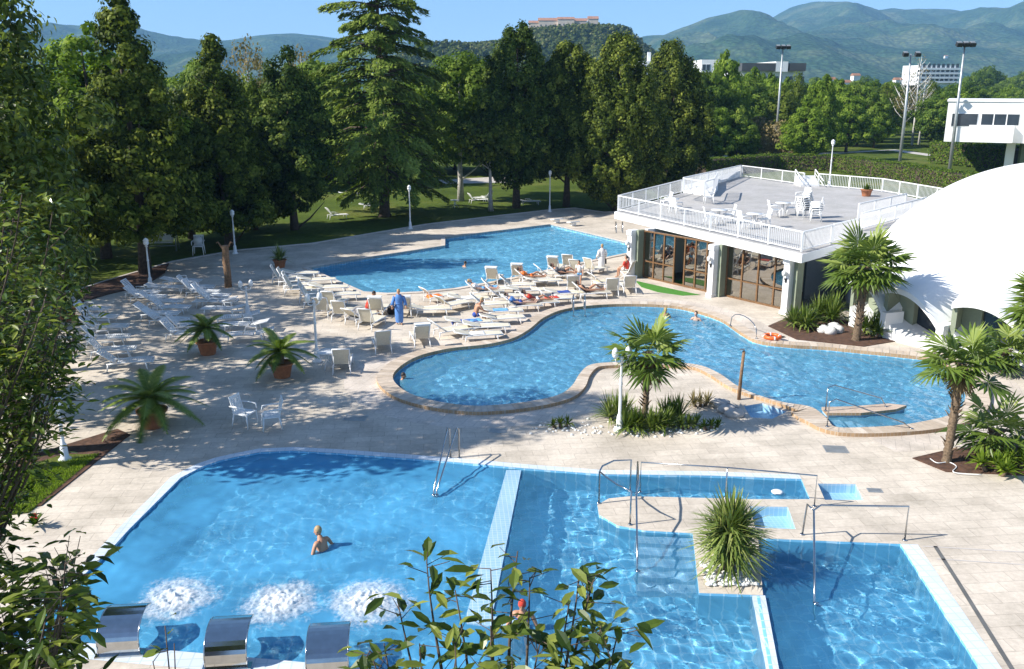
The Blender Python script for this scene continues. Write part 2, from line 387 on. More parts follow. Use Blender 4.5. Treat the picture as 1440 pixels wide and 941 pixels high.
M['f_dead']=foliage('dead_frond',(.10,.065,.03),(.20,.14,.07),(.30,.23,.12),.15)
M['f_palm']=foliage('palm_frond',(.035,.07,.010),(.12,.18,.028),(.30,.35,.09),.25,.25)
M['f_date']=foliage('date_frond',(.05,.09,.014),(.17,.24,.04),(.36,.40,.11),.25,.3)
M['f_yucca']=foliage('yucca_leaf',(.07,.11,.02),(.17,.23,.05),(.34,.36,.12),.15,.25)
M['f_fg']=foliage('glossy_leaf',(.025,.05,.008),(.085,.13,.020),(.26,.29,.06),.35,.10)
M['f_flower']=foliage('red_flower',(.3,.02,.02),(.5,.04,.03),(.6,.2,.05),.3)
M['slot']=simple('slot_grating',(.12,.12,.115),.7,var=.2)
# ================================================================== SETTING: ground, deck, pools
def gl(pts, z=0.0): return [tuple(G(p[0],p[1],z)[:2]) for p in pts]
# ---- near pool (one water body round a T-shaped platform)
near_px=[(10,895),(69,850),(109,817),(152,777),(181,745),(217,709),(254,672),(285,656),(308,648),(330,643),(365,636),(410,634),(470,637),(550,643),(640,650),(740,659),(845,667),(1000,669),(1127,674),
 (1139,702),(1060,702),(940,699),(885,698),(856,701),(840,710),(842,724),(868,739),(905,746),(974,750),(983,834),(1073,837),(1066,757),(1266,765),(1392,962),(1500,1140),
 (640,1010),(560,947),(500,938)]
near=gl(near_px)
# ---- lagoon (freeform pool): px, py, coping width in metres
lag_px=[(553,538,.62),(560,522,.62),(588,505,.62),(632,494,.6),(685,488,.6),(722,479,.6),(745,466,.6),(765,450,.6),(795,438,.6),(845,432,.6),(900,431,.6),(950,434,.6),(985,442,.6),(1015,453,.6),(1040,470,.6),(1065,483,.6),(1110,489,.6),(1160,492,.6),(1210,497,.6),(1260,502,.6),(1305,508,.6),(1338,522,.7),(1356,545,.8),(1355,570,.8),(1338,587,.7),(1300,597,.7),(1262,603,.6),(1210,606,.55),(1174,605,.5),(1161,592,.9),(1140,577,.9),(1100,570,.20),(1060,558,.20),(1035,546,.36),(1012,530,.42),(985,518,.42),(950,514,.42),(900,513,.42),(852,514,.42),(828,518,.42),(815,530,.42),(804,547,.5),(785,560,.55),(745,569,.6),(700,574,.62),(660,575,.62),(610,568,.62),(573,556,.62)]
lagW=smooth_loop([tuple(G(p[0],p[1],0)[:2])+(p[2],) for p in lag_px],5)
lag=[tuple(p[:2]) for p in lagW]
lag_out=[tuple(p) for p in offset_loop(lagW[:,:2],lagW[:,2])]
# ---- far pool
far_px=[(433,377),(470,369),(545,356),(560,354),(626,346),(626,334),(700,325),(774,316),(880,341),(960,362),(860,352),(800,373),(745,386),(690,397),(640,406),(590,411),(545,413),(512,411)]
far_px=[(433,377),(520,362),(626,346),(626,334),(700,325),(774,316),(880,341),(930,353),(884,356),(800,373),(745,386),(690,397),(640,406),(590,411),(545,413),(512,411)]
far=gl(far_px)
spa=gl([(1046,571),(1072,567),(1106,579),(1086,589),(1056,587)])
bath1=gl([(1150,680),(1203,681),(1214,703),(1160,703)])
bath2=gl([(1054,712),(1108,713),(1119,744),(1062,742)])
# ---- deck outline
deck_px=[(-900,470),(-200,442),(60,425),(150,396),(246,368),(330,353),(440,343),(600,316),(700,304),(770,296),(808,293),(850,299)]
deck=gl(deck_px)
p=G(850,299); 
deck+= [(p.x+12,p.y+4),(40,p.y+2),(60,60),(60,6),(-40,6),(-40,22)]
d=MB(); d.sheet([deck,near,lag_out,far,spa,bath1,bath2],0.0)
struct(d.build('pool_deck',M['deck']))
k=MB(); k.skirt(deck,-.3,0.0); k.skirt(offset_loop(deck,.18),-.3,.06); k.band(deck,offset_loop(deck,.18),.06)
k.skirt(deck,0.0,.06,inward=True)
struct(k.build('deck_kerb',M['kerb']))
# pale paving band round the lagoon
b1=lag_out; b2=[tuple(p) for p in offset_loop(lagW[:,:2],lagW[:,2]+np.where((np.arange(len(lagW))>len(lagW)*.56)&(np.arange(len(lagW))<len(lagW)*.86),.02,1.25))]
bb=MB(); bb.band(b1,b2,.004); struct(bb.build('paving_band',M['deck_pale']))
# ---- basins
def basin(name,loop,depth,zt,mat):
    m=MB(); m.sheet([loop],-depth); m.skirt(loop,-depth,zt,inward=True); o=struct(m.build(name,mat)); o.cycles.is_caustics_receiver=True; return o
def inside(px_,py_,loop):
    r=np.zeros(px_.shape,bool); L_=np.array(loop)[:,:2]; n=len(L_)
    for i in range(n):
        x0,y0=L_[i-1]; x1,y1=L_[i]
        c=((y0>py_)!=(y1>py_)); r^=c&(px_<(x1-x0)*(py_-y0)/(y1-y0+1e-12)+x0)
    return r
def water(name,loop,z,mat,res=.1,slope=.10,lam=(.35,1.5),seed=1,nw=26):
    """rippled water sheet: a fine grid cut roughly to the pool, its edges tucked under the paving"""
    rng=np.random.default_rng(seed); L_=np.array(loop)[:,:2]; lo=L_.min(0)-res; hi=L_.max(0)+res
    xs=np.arange(lo[0],hi[0]+res,res); ys=np.arange(lo[1],hi[1]+res,res); X,Y=np.meshgrid(xs,ys,indexing='ij'); ny=len(ys)
    Z=np.full(X.shape,float(z)); WX=X+.12*np.sin(Y*1.7+seed); WY=Y+.12*np.sin(X*1.3+2*seed)
    for k in range(nw):
        l=lam[0]*(lam[1]/lam[0])**rng.random(); kk=2*PI/l; a=rng.random()*2*PI; am=slope*1.41/math.sqrt(nw)/kk
        Z+=am*np.sin(kk*(WX*math.cos(a)+WY*math.sin(a))+rng.random()*6.28)
    ins=inside(X,Y,loop); g=ins.copy()
    for _ in range(1):
        g[1:]|=ins[:-1]; g[:-1]|=ins[1:]; g2=g.copy(); g[:,1:]|=g2[:,:-1]; g[:,:-1]|=g2[:,1:]
    idx=np.arange(X.size).reshape(X.shape)
    keep=g[:-1,:-1]&g[1:,:-1]&g[1:,1:]&g[:-1,1:]
    f=np.stack([idx[:-1,:-1],idx[1:,:-1],idx[1:,1:],idx[:-1,1:]],-1)[keep]
    used=np.unique(f); mp=np.zeros(X.size,int)-1; mp[used]=np.arange(len(used))
    V=np.stack([X.ravel(),Y.ravel(),Z.ravel()],1)[used]; f=mp[f]
    me=bpy.data.meshes.new(name); me.from_pydata(V.tolist(),[],f.tolist()); me.materials.append(mat); me.polygons.foreach_set('use_smooth',[True]*len(f)); me.update()
    o=link(name,me); o.cycles.is_caustics_caster=(mat is not M['water_bath']); return struct(o)
basin('near_pool_basin',near,1.25,-.001,M['tile'])
basin('lagoon_basin',lag,1.25,-.02,M['tile'])
basin('far_pool_basin',far,1.5,-.001,M['tile'])
for nm,lp in (('spa_basin',spa),('foot_bath_basin',bath1),('foot_bath_basin',bath2)):
    basin(nm,lp,.28,-.001,M['tile_pale']); water(nm.replace('basin','water'),lp,-.06,M['water_bath'],.1,.03,(.4,1.0),4,8)
water('near_pool_water',near,-.06,M['water_near'],.065,.085,(.26,.85),1,34)
water('lagoon_water',lag,-.05,M['water_mid'],.07,.125,(.28,.95),2,34)
water('far_pool_water',far,-.16,M['water_far'],.095,.125,(.4,1.2),3,34)
# ---- coping of the lagoon
c=MB(); c.band(lag,lag_out,.118,2); c.skirt(lag_out,-.02,.13,1); c.skirt(lag,-.02,.13,1,inward=True)
nl=len(lag); tn=[.1]*len(c.f)
for i in range(nl):           # one cut stone per segment, thin open joints between them
    j=(i+1)%nl; A_,B_,C_,D_=[Vector((*p,0)) for p in (lag[i],lag[j],lag_out[j],lag_out[i])]; e1=.010/max(.02,(B_-A_).length); e2=.010/max(.02,(C_-D_).length)
    q=[A_.lerp(B_,e1),A_.lerp(B_,1-e1),D_.lerp(C_,1-e2),D_.lerp(C_,e2)]
    c.add([(v.x,v.y,.13) for v in q],[(3,2,1,0)],0); tn.append(random.random())
co=c.build('lagoon_coping',[M['block'],M['brick_edge'],M['kerb']]); at=co.data.attributes.new('tint','FLOAT','FACE'); at.data.foreach_set('value',tn); struct(co)
# ---- tile rim of the near pool, coping of the far pool
def open_band(m,pts,w,z,side=1):
    P=np.array(pts,float); n=len(P)
    t=np.gradient(P,axis=0); t/=np.linalg.norm(t,axis=1,keepdims=True)
    Nn=np.stack([t[:,1],-t[:,0]],1)*side; Q=P+Nn*w
    vs=[(p[0],p[1],z) for p in P]+[(q[0],q[1],z) for q in Q]
    fs=[(i,i+1,n+i+1,n+i) if side>0 else (i+1,i,n+i,n+i+1) for i in range(n-1)]
    fs=[tuple(reversed(f)) if side>0 else tuple(reversed(f)) for f in fs]
    m.add(vs,fs); return Q
rim=MB()
left_edge=gl([(10,895),(69,850),(109,817),(152,777),(181,745),(217,709),(254,672),(285,656),(308,648),(330,643),(365,636),(410,634),(470,637),(550,643),(640,650),(740,659),(845,667),(1000,669),(1127,674)])
open_band(rim,left_edge,.30,.005,-1)
open_band(rim,gl([(1266,765),(1392,962),(1500,1140)]),.42,.005,-1)
open_band(rim,gl([(640,1010),(560,947),(500,938),(105,903),(10,895)]),.5,.005,-1)
struct(rim.build('near_pool_rim',M['tile_white']))
fr=MB(); fo=offset_loop(far,.35); fr.band(far,fo,.05); fr.skirt(fo,-.01,.05); fr.skirt(far,-.12,.05,inward=True)
struct(fr.build('far_pool_coping',M['deck_pale']))
# drain slot and low step beside the right-hand pool
dr=MB(); q=gl([(1312,768),(1345,820),(1425,950),(1520,1105)]); open_band(dr,q,.10,.006,-1); struct(dr.build('drain_slot',M['slot']))
st=MB(); a=G(1298,769); b=G(1500,781); c2=G(1500,799); d2=G(1318,787)
open_band(st,[tuple(a[:2]),tuple(b[:2])],.05,.006,-1); open_band(st,[tuple(d2[:2]),tuple(c2[:2])],.05,.006,-1); struct(st.build('paving_joint',M['kerb']))
# ---- things built into the near pool
w=MB(); poly=gl([(712,661),(733,661),(692,866),(735,872),(735,884),(656,876),(656,864)],-.02); w.prism(poly,-1.24,-.025)
tag(w.build('pool_wall',M['tile_wall']),'pale blue tiled wall just awash, dividing the bubbling pool from the stepped pool','pool wall')
w=MB(); poly=gl([(1058,838),(1076,838),(1097,950),(1130,1110),(1108,1110),(1080,950)],0); w.prism(poly,-1.24,.012,0)
poly=gl([(1064,839),(1068,839),(1088,950),(1121,1110),(1116,1110),(1083,950)],0); w.prism(poly,.012,.016,1)
tag(w.build('pool_wall',[M['tile_white'],M['tile']]),'white capped wall between the stepped pool and the deep right-hand pool','pool wall')
# underwater steps
def steps(name,pxs,n,run,label):
    a=G(*pxs[0]); b=G(*pxs[1]); t=Vector((b.x-a.x,b.y-a.y,0)); W=t.length; t.normalize(); nn=Vector((t.y,-t.x,0))
    if nn.y>0: nn=-nn
    s=MB()
    for i in range(n):
        c=a+t*W/2+nn*(run*(i+.5)); h=-.2-.18*i
        s.box((c.x,c.y,(h-1.24)/2),(W,run-.004,h+1.24),math.atan2(t.y,t.x))
    return tag(s.build(name,M['tile_pale']),label,'pool steps')
steps('pool_steps',[(893,747),(974,751)],5,.40,'flight of pale tiled underwater steps descending beside the yucca bed')
# block with steps in the lagoon
blk=thing('pool_entry_wall','low curved wall with blue tiled face jutting into the lagoon by its steps','pool wall',G(1160,580,0))
o0=blk.location
top=[G(*p,.13) for p in [(1157,573),(1200,572),(1250,568),(1273,570),(1258,575),(1210,580),(1163,580)]]
loc=[(p.x-o0.x,p.y-o0.y) for p in top]
m=MB(); m.prism(loc,-1.24,.03); m.build('tiled_face',M['tile_pale'],blk)
m=MB(); m.prism(offset_loop(loc,.05),.032,.13,0,1); m.build('coping',[M['coping'],M['brick_edge']],blk)
st=MB()
for i in range(4):
    p=G(1176+i*17,594-i*.6,0); st.box((p.x-o0.x+.1,p.y-o0.y,(-.12-.2*i-1.24)/2),(.34,.85,1.24-.12-.2*i))
st.build('steps',M['tile_pale'],blk)
# pier reaching into the far pool: paved slab
m=MB(); 
# ---- soil beds and lawn strip
def bed(name,px,mat,z=.03):
    m=MB(); m.prism(gl(px),-.05,z); return struct(m.build(name,mat))
bed('planting_bed',[(-160,735),(58,712),(183,612),(165,604),(0,655)],M['soil'])
bed('planting_bed',[(60,424),(150,396),(238,371),(232,384),(205,402),(150,415),(95,432)],M['soil'],.05)
bed('planting_bed',[(1283,645),(1330,634),(1500,612),(1500,672),(1330,664)],M['soil'])
bed('planting_bed',[(1080,459),(1110,446),(1215,452),(1262,480),(1215,488),(1120,478)],M['soil'])
def grass_mat(name,c1,c2,c3):
    m,nt=new_mat(name); mp=obj_coord(nt)
    a=N(nt,'ShaderNodeTexNoise',i_Scale=.12,i_Detail=6.0,i_Roughness=.6); L(nt,mp,0,a,'Vector')
    b=N(nt,'ShaderNodeTexNoise',i_Scale=2.5,i_Detail=6.0,i_Roughness=.75); L(nt,mp,0,b,'Vector')
    r=ramp(nt,[(.33,c1),(.52,c2),(.70,c3)]); L(nt,a,0,r,0)
    r2=ramp(nt,[(.3,(.65,.65,.6)),(.7,(1.25,1.2,1.1))]); L(nt,b,0,r2,0)
    mm=mix(nt,'MULTIPLY',1.0); L(nt,r,0,mm,6); L(nt,r2,0,mm,7)
    p=N(nt,'ShaderNodeBsdfPrincipled',i_Roughness=.95); p.inputs['Specular IOR Level'].default_value=.1; L(nt,mm,2,p,'Base Color')
    bp=N(nt,'ShaderNodeBump',i_Strength=.9,i_Distance=.12); L(nt,b,0,bp,'Height'); L(nt,bp,0,p,'Normal'); out(nt,p); return m
M['lawn']=grass_mat('lawn',(.05,.08,.016),(.085,.125,.022),(.16,.17,.05))
M['plain']=grass_mat('plain',(.04,.075,.018),(.06,.10,.02),(.10,.12,.03))
bed('lawn_strip',[(-200,748),(40,722),(140,640),(90,640),(0,668)],M['lawn'],.034)
g=MB(); inner=[tuple(p) for p in offset_loop(deck,.02)]
g.sheet([[(-90,2),(400,2),(400,330),(-260,330)],inner],-.06); struct(g.build('lawn',M['lawn']))
g=MB(); g.sheet([[(-6500,-60),(6500,-60),(6500,6900),(-6500,6900)],[(-90,2),(400,2),(400,330),(-260,330)]],-.06); struct(g.build('plain',M['plain']))
# turf strip by the pavilion
m=MB(); m.prism(gl([(893,395),(915,400),(955,409),(985,415),(960,416),(925,411),(902,404)]),.001,.02); struct(m.build('turf_strip',M['turf']))
# gravel path in the park
m=MB(); open_band(m,[tuple(G(*p)[:2]) for p in [(985,222),(1080,219),(1180,216),(1250,211),(1340,224),(1420,232)]],3.0,-.05,-1)
struct(m.build('park_path',M['kerb']))
m=MB(); m.prism([tuple(G(*p)[:2]) for p in [(610,253),(700,248),(735,250),(725,256),(620,258)]],-.059,-.04)
struct(m.build('park_path',M['kerb']))
# ================================================================== HILLS
def hill_mat(name,c1,c2,c3,sc):
    m,nt=new_mat(name); mp=obj_coord(nt)
    a=N(nt,'ShaderNodeTexNoise',i_Scale=sc,i_Detail=8.0,i_Roughness=.65); L(nt,mp,0,a,'Vector')
    r=ramp(nt,[(.36,c1),(.5,c2),(.66,c3)]); L(nt,a,0,r,0)
    v=N(nt,'ShaderNodeTexVoronoi',i_Scale=sc*14); L(nt,mp,0,v,'Vector')
    r2=ramp(nt,[(0,(1.25,1.25,1.2)),(.7,(.55,.58,.6))]); L(nt,v,0,r2,0)
    mm=mix(nt,'MULTIPLY',1.0); L(nt,r,0,mm,6); L(nt,r2,0,mm,7)
    p=N(nt,'ShaderNodeBsdfPrincipled',i_Roughness=1.0); p.inputs['Specular IOR Level'].default_value=0; L(nt,mm,2,p,'Base Color')
    bp=N(nt,'ShaderNodeBump',i_Strength=1.0,i_Distance=6.0); L(nt,v,0,bp,'Height'); bp.invert=True; L(nt,bp,0,p,'Normal')
    out(nt,p); return m
M['hill_far']=hill_mat('far_hill',(.02,.05,.02),(.045,.085,.036),(.13,.15,.07),.0042)
M['hill_near']=hill_mat('near_hill',(.02,.035,.012),(.045,.065,.02),(.10,.095,.045),.012)
def ridge(name,sil,Y0,depth,base_d,mat,amp,ns,nx=260,ny=70,kind='structure'):
    """a hill range: crest heights follow the skyline, flanks fall towards and away from the viewer"""
    px=np.linspace(sil[0][0],sil[-1][0],nx); py=np.interp(px,[s[0] for s in sil],[s[1] for s in sil])
    ke=np.ones(7)/7; py=np.convolve(np.pad(py,3,mode='edge'),ke,'valid')
    vs=[];
    t=np.linspace(-1,1,ny)
    prof=np.where(t<0,np.cos(t*PI/2)**1.35,np.cos(t*PI/2))
    az=[ray(p,q) for p,q in zip(px,py)]
    X=np.array([a[0]/a[1] for a in az]); E=np.array([a[2]/a[1] for a in az])
    crest=CAM_H+E*Y0
    T,Xg=np.meshgrid(t,X,indexing='ij'); Pf=np.repeat(prof[:,None],nx,1)
    Yg=Y0+np.where(T<0,T*base_d,T*depth)
    x=Xg*Yg*.0+Xg*(Y0+(Yg-Y0)*.55); 
    n=fbm(x/ns,Yg/ns,5)-.47; rg=1-np.abs(fbm(x/ns*1.6+40,Yg/ns*.7+9,4)*2-.95)
    Z=-2+(crest[None,:]+2)*Pf+amp*(n*1.6+(rg-.75)*.9)*(Pf*(1-Pf)*4*.9+.12*Pf)
    Z[0,:]=-4; Z[-1,:]=-4
    vs=np.stack([x,Yg,Z],-1).reshape(-1,3)
    idx=np.arange(nx*ny).reshape(ny,nx)
    f=np.stack([idx[:-1,:-1],idx[:-1,1:],idx[1:,1:],idx[1:,:-1]],-1).reshape(-1,4)
    me=bpy.data.meshes.new(name); me.from_pydata(vs.tolist(),[],f.tolist()); me.materials.append(mat)
    me.polygons.foreach_set('use_smooth',[True]*len(f)); me.update()
    o=link(name,me); struct(o)
    return o,(x,Yg,Z)
ridge('mountains',[(880,62),(900,56),(925,54),(950,44),(985,33),(1030,23),(1046,27),(1070,40),(1110,48),(1180,60)],4300,900,2300,M['hill_far'],170,620)
_,FARG=ridge('mountains',[(1000,70),(1050,44),(1070,37),(1090,25),(1110,15),(1135,11),(1165,15),(1200,27),(1218,26),(1240,22),(1290,19),(1320,22),(1345,30),(1362,42),(1385,44),(1410,39),(1440,42),(1500,48),(1620,60)],5600,900,3300,M['hill_far'],230,800,nx=340)
ridge('mountains',[(-200,44),(60,42),(150,42),(200,47),(262,58),(300,62),(340,59),(380,53),(420,51),(455,55),(500,62),(560,64),(620,66),(720,74)],5000,900,2600,M['hill_far'],150,620)
_,NEARG=ridge('hill',[(540,110),(590,74),(610,68),(640,65),(700,62),(740,51),(760,45),(800,43),(850,43),(875,44),(890,57),(905,72),(930,82),(965,92),(1040,112)],950,140,330,M['hill_near'],26,70,nx=300,ny=110)
# ================================================================== VEGETATION
def leaf_mesh(name,P,Nn,Ln,Wd,tint,mat,rng,hexa=False,droop=None):
    """many small leaf faces in one mesh; P positions, Nn normals"""
    n=len(P); Nn=nrm(Nn)
    rv=rng.normal(size=(n,3)); 
    if droop is not None: rv=rv*.6+droop
    t=rv-Nn*np.sum(rv*Nn,1,keepdims=True); t=nrm(t); b=np.cross(Nn,t)
    Ln=np.broadcast_to(Ln,(n,))[:,None]; Wd=np.broadcast_to(Wd,(n,))[:,None]
    if hexa:   # folded pointed leaf: 6 outline + midrib
        a0=P-t*Ln*.5; a3=P+t*Ln*.5-Nn*Ln*.06
        f=Nn*Wd*.18
        l1=P-t*Ln*.18+b*Wd*.46+f; l2=P+t*Ln*.16+b*Wd*.42+f; r1=P-t*Ln*.18-b*Wd*.46+f; r2=P+t*Ln*.16-b*Wd*.42+f
        c1=P-t*Ln*.16; c2=P+t*Ln*.16
        V=np.stack([a0,l1,l2,a3,r2,r1,c1,c2],1).reshape(-1,3)
        o=np.arange(n)[:,None]*8
        quads=np.stack([o+np.array([[0,6,1,1]]),o+np.array([[1,6,7,2]]),o+np.array([[2,7,3,3]]),o+np.array([[0,5,6,6]]),o+np.array([[5,4,7,6]]),o+np.array([[4,3,7,7]])],1).reshape(-1,4)
        faces=[tuple(q) if q[2]!=q[3] else tuple(q[:3]) for q in quads.tolist()]; per=6
        me=bpy.data.meshes.new(name); me.from_pydata(V.tolist(),[],faces)
    else:
        V=np.stack([P-t*Ln*.5,P+b*Wd*.5,P+t*Ln*.5,P-b*Wd*.5],1).reshape(-1,3)
        me=bpy.data.meshes.new(name); me.vertices.add(n*4); me.vertices.foreach_set('co',V.astype(np.float32).ravel())
        me.loops.add(n*4); me.loops.foreach_set('vertex_index',np.arange(n*4,dtype=np.int32))
        me.polygons.add(n); me.polygons.foreach_set('loop_start',np.arange(0,n*4,4,dtype=np.int32)); per=1
        me.update(calc_edges=True)
    at=me.attributes.new('tint','FLOAT','FACE'); at.data.foreach_set('value',np.repeat(np.clip(tint,0,1),per).astype(np.float32))
    me.materials.append(mat); me.validate(); return me
def clumps_to_leaves(C,Rc,per,rng,up=.35,squash=.8,spread=.26):
    k=len(C); P=np.repeat(C,per,0); r=np.repeat(Rc,per)
    d=nrm(rng.normal(size=(k*per,3)))
    P=P+d*(r*(.55+.45*rng.random(k*per)))[:,None]*np.array([1,1,squash])
    Nn=d+rng.normal(size=d.shape)*spread+np.array([0,0,up])
    tint=np.repeat(rng.random(k)**1.5*.55,per)+rng.random(k*per)**1.6*.50
    return P,Nn,tint
def crown_clumps(n,z0,z1,rfun,rcl,rng,inner=.55,lump=.18):
    ts=rng.random(n*6); w=np.array([rfun(t) for t in ts]); keep=rng.random(n*6)<w/w.max(); ts=ts[keep][:n]; w=w[keep][:n]
    a=rng.random(len(ts))*2*PI
    ph=rng.random(4)*6
    lm=1+lump*(np.sin(2*a+ph[0]+ts*5)+np.sin(3*a+ph[1]-ts*9)+.7*np.sin(5*a+ph[2]+ts*14))/2
    rad=w*lm*(inner+(1-inner)*np.sqrt(rng.random(len(ts))))*(.86+.30*rng.random(len(ts)))
    C=np.stack([rad*np.cos(a),rad*np.sin(a),z0+(z1-z0)*ts],1)
    return C,rcl*(.65+.7*rng.random(len(ts)))
def trunk_mb(h,r,rng,limbs=6,spread=1.5,lz=.35,lean=.0):
    m=MB(); pts=[]; rs=[]
    k=7; ox=rng.normal()*lean; oy=rng.normal()*lean
    for i in range(k):
        t=i/(k-1); pts.append((ox*t+rng.normal()*.04*h*.1,oy*t+rng.normal()*.04*h*.1,h*t-.1)); rs.append(max(.02,r*(1.25 if i==0 else 1)*(1-.85*t)))
    m.tube(pts,rs,9)
    for i in range(limbs):
        t=lz+(.9-lz)*i/max(1,limbs-1); a=i*2.4+rng.random(); j=min(k-2,int(t*(k-1))); p=Vector(pts[j]); L_=spread*(1.15-t*.7)
        q=p+Vector((math.cos(a)*L_*.5,math.sin(a)*L_*.5,L_*.35)); e=p+Vector((math.cos(a)*L_,math.sin(a)*L_,L_*.85))
        m.tube([p,q,e],[r*.42*(1-t*.6),r*.25*(1-t*.5),.02],6)
    return m
def R_cyp(t): return (min(1,(t+.06)/.22)**.6)*(max(0,1-((t-.22)/.80)**2.0) if t>.22 else 1)**.62*.98+.02
def R_spire(t): return max(.03,(1-t)**.8)*min(1,(t+.1)/.15)
def R_round(t): return max(.05,math.sin(PI*min(1,max(0,t*.93+.05)))**.6)
def R_plume(t): return max(.05,(min(1,(t+.1)/.35))*(1-max(0,t-.35)/.68)**.75)
def make_tree(name,h,rad,kind,mat,nc,per,leaf,rng,z0=None,bark='bark',rcl=.6,label='',cat='tree',loc=(0,0,0),group=None,lump=.18,hexa=False,inner=.55,trunk_r=None,squash=.8,up=.35):
    t=thing(name,label,cat,loc,rng.random()*6.28,group)
    z0=h*.12 if z0 is None else z0
    C,Rc=crown_clumps(nc,z0+rcl*.5,h-rcl*.5,lambda q:rad*kind(q),rcl,rng,inner,lump)
    P,Nn,ti=clumps_to_leaves(C,Rc,per,rng,up=up,squash=squash)
    # leaves on the outside face outward as well
    outw=P.copy(); outw[:,2]=0; Nn=Nn+nrm(outw)*.45
    me=leaf_mesh('crown',P,Nn,leaf*(.7+.6*rng.random(len(P))),leaf*(.45 if hexa else .7)*(.7+.6*rng.random(len(P))),ti,mat,rng,hexa)
    link('crown',me,t)
    trunk_mb(h*.88,trunk_r or h*.017+.06,rng,8,rad*.75,z0/h*.9+.08).build('trunk',M[bark],t)
    return t
def stand(px,py,topy):
    p=G(px,py); return p,PY(px,topy,p.y).z
# ---- left-hand group in the park
p,h=stand(34,640,-70)
make_tree('broadleaf_tree',h,2.7,R_round,M['f_magn'],250,62,.24,RNG,z0=2.0,rcl=.75,label='tall dark glossy-leaved tree filling the left edge of the view',loc=p,hexa=True,lump=.28,inner=.5)
p,h=stand(150,362,26)
make_tree('broadleaf_tree',h,5.2,R_plume,M['f_light'],280,120,.29,RNG,z0=2.5,rcl=.8,label='bright light green tree behind the dark tree at the left edge',loc=p,lump=.25)
p,h=stand(206,385,-22)
make_tree('conifer_tree',h,3.9,R_spire,M['f_con'],380,130,.24,RNG,z0=2.2,rcl=.62,label='pointed dark conifer with its thin trunk beside the bare swing frame',loc=p,lump=.3)
p,h=stand(322,345,46)
make_tree('conifer_tree',h,3.5,R_spire,M['f_con'],350,130,.24,RNG,z0=1.2,rcl=.62,label='broad dark conifer behind the yellowish cypress',loc=p,lump=.3)
p,h=stand(358,322,104)
make_tree('cypress_tree',h,2.7,R_cyp,M['f_gold'],300,120,.22,RNG,z0=.5,rcl=.5,label='slim yellow-green cypress between the dark conifers left of the cedar',loc=p,lump=.14,squash=1.5)
p,h=stand(415,322,58)
make_tree('conifer_tree',h,3.2,R_plume,M['f_cyp2'],300,130,.25,RNG,z0=1.0,rcl=.65,label='dull green conifer just left of the big cedar',loc=p,lump=.3)
p,h=stand(270,335,120)
make_tree('broadleaf_tree',h,3.6,R_round,M['f_magn'],200,110,.26,RNG,z0=1.0,rcl=.8,label='low dark bushy tree behind the white chair with a round towel',loc=p,lump=.3)
p,h=stand(85,360,110)
make_tree('broadleaf_tree',h,5,R_round,M['f_con'],240,110,.28,RNG,z0=.6,rcl=.9,label='dark bushy tree at the far left behind the planting bed',loc=p,lump=.3)
# ---- the big cedar: tiers of drooping boughs
def make_cedar(loc,h,rng):
    t=thing('cedar_tree','huge cedar with drooping bright green tiers, tallest tree behind the far pool','tree',loc)
    P=[];Nn=[];ti=[]; tr=MB(); 
    nz=25
    for i in range(nz):
        f=i/(nz-1); z=3.2+(h-3.6)*f
        rmax=(7.0*(1-f)**.55+.6)*(.78+.36*rng.random())
        if f<.12: rmax*=.75+2*f
        nb=7 if f<.8 else 5
        a0=rng.random()*6.28
        for j in range(nb):
            a=a0+2*PI*j/nb+rng.normal()*.22; Lb=rmax*(.72+.4*rng.random())
            u=np.array([math.cos(a),math.sin(a)]); v=np.array([-u[1],u[0]])
            zz=z+rng.normal()*.25
            tip_up=.10+.3*f
            def arc(s): return zz+Lb*(tip_up*s*1.1-(.34+.1*(1-f))*s*s)
            tr.tube([(u[0]*Lb*s,u[1]*Lb*s,arc(s)) for s in (0,.4,.8,1)],[.11*(1-f)+.03,.07*(1-f)+.02,.03,.01],5,caps=False)
            n=int(80+330*Lb/7)
            s=np.sqrt(rng.random(n)*.97+.03); s=.12+.9*s
            wv=rng.normal(size=n)*.5; half=(.26*Lb+.18)*np.sin(np.clip(s,0,1.02)*PI*.86+.32)
            lat=np.clip(wv,-1,1)*half
            # fingers: side sprays with gaps
            lat=np.where(rng.random(n)<.8,np.round(lat/.34)*.34+rng.normal(size=n)*.06,lat)
            sx=s-np.abs(lat)/Lb*.25
            X=u[0]*Lb*sx+v[0]*lat; Y=u[1]*Lb*sx+v[1]*lat
            Z=zz+Lb*(tip_up*sx*1.1-(.34+.1*(1-f))*sx*sx)-np.abs(lat)*.30-.45*rng.random(n)**2.2
            P.append(np.stack([X,Y,Z],1))
            Nn.append(np.stack([u[0]*.55+rng.normal(size=n)*.35,u[1]*.55+rng.normal(size=n)*.35,.9+rng.normal(size=n)*.25],1))
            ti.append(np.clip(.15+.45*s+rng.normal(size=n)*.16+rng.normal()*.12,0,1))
    # leader
    n=400; s=rng.random(n); P.append(np.stack([rng.normal(size=n)*.35*(1-s),rng.normal(size=n)*.35*(1-s),h-2+2.2*s],1)); Nn.append(rng.normal(size=(n,3))); ti.append(rng.random(n))
    P=np.concatenate(P);Nn=np.concatenate(Nn);ti=np.concatenate(ti)
    dr=np.zeros_like(P); rr=P.copy(); rr[:,2]=0; dr=nrm(rr)*.8; dr[:,2]=-.5
    me=leaf_mesh('crown',P,Nn,.50*(.6+.8*RNG.random(len(P))),.15*(.7+.8*RNG.random(len(P))),ti,M['f_cedar'],rng,droop=dr)
    link('crown',me,t)
    tr.build('limbs',M['bark'],t)
    m=MB(); m.tube([(0,0,-.1),(0,0,.5),(.1,0,5),(.05,.05,11),(0,0,h-.2)],[.62,.46,.38,.22,.03],10); m.build('trunk',M['bark'],t)
    return t
p,h=stand(541,304,-135)
make_cedar(p,h,RNG)
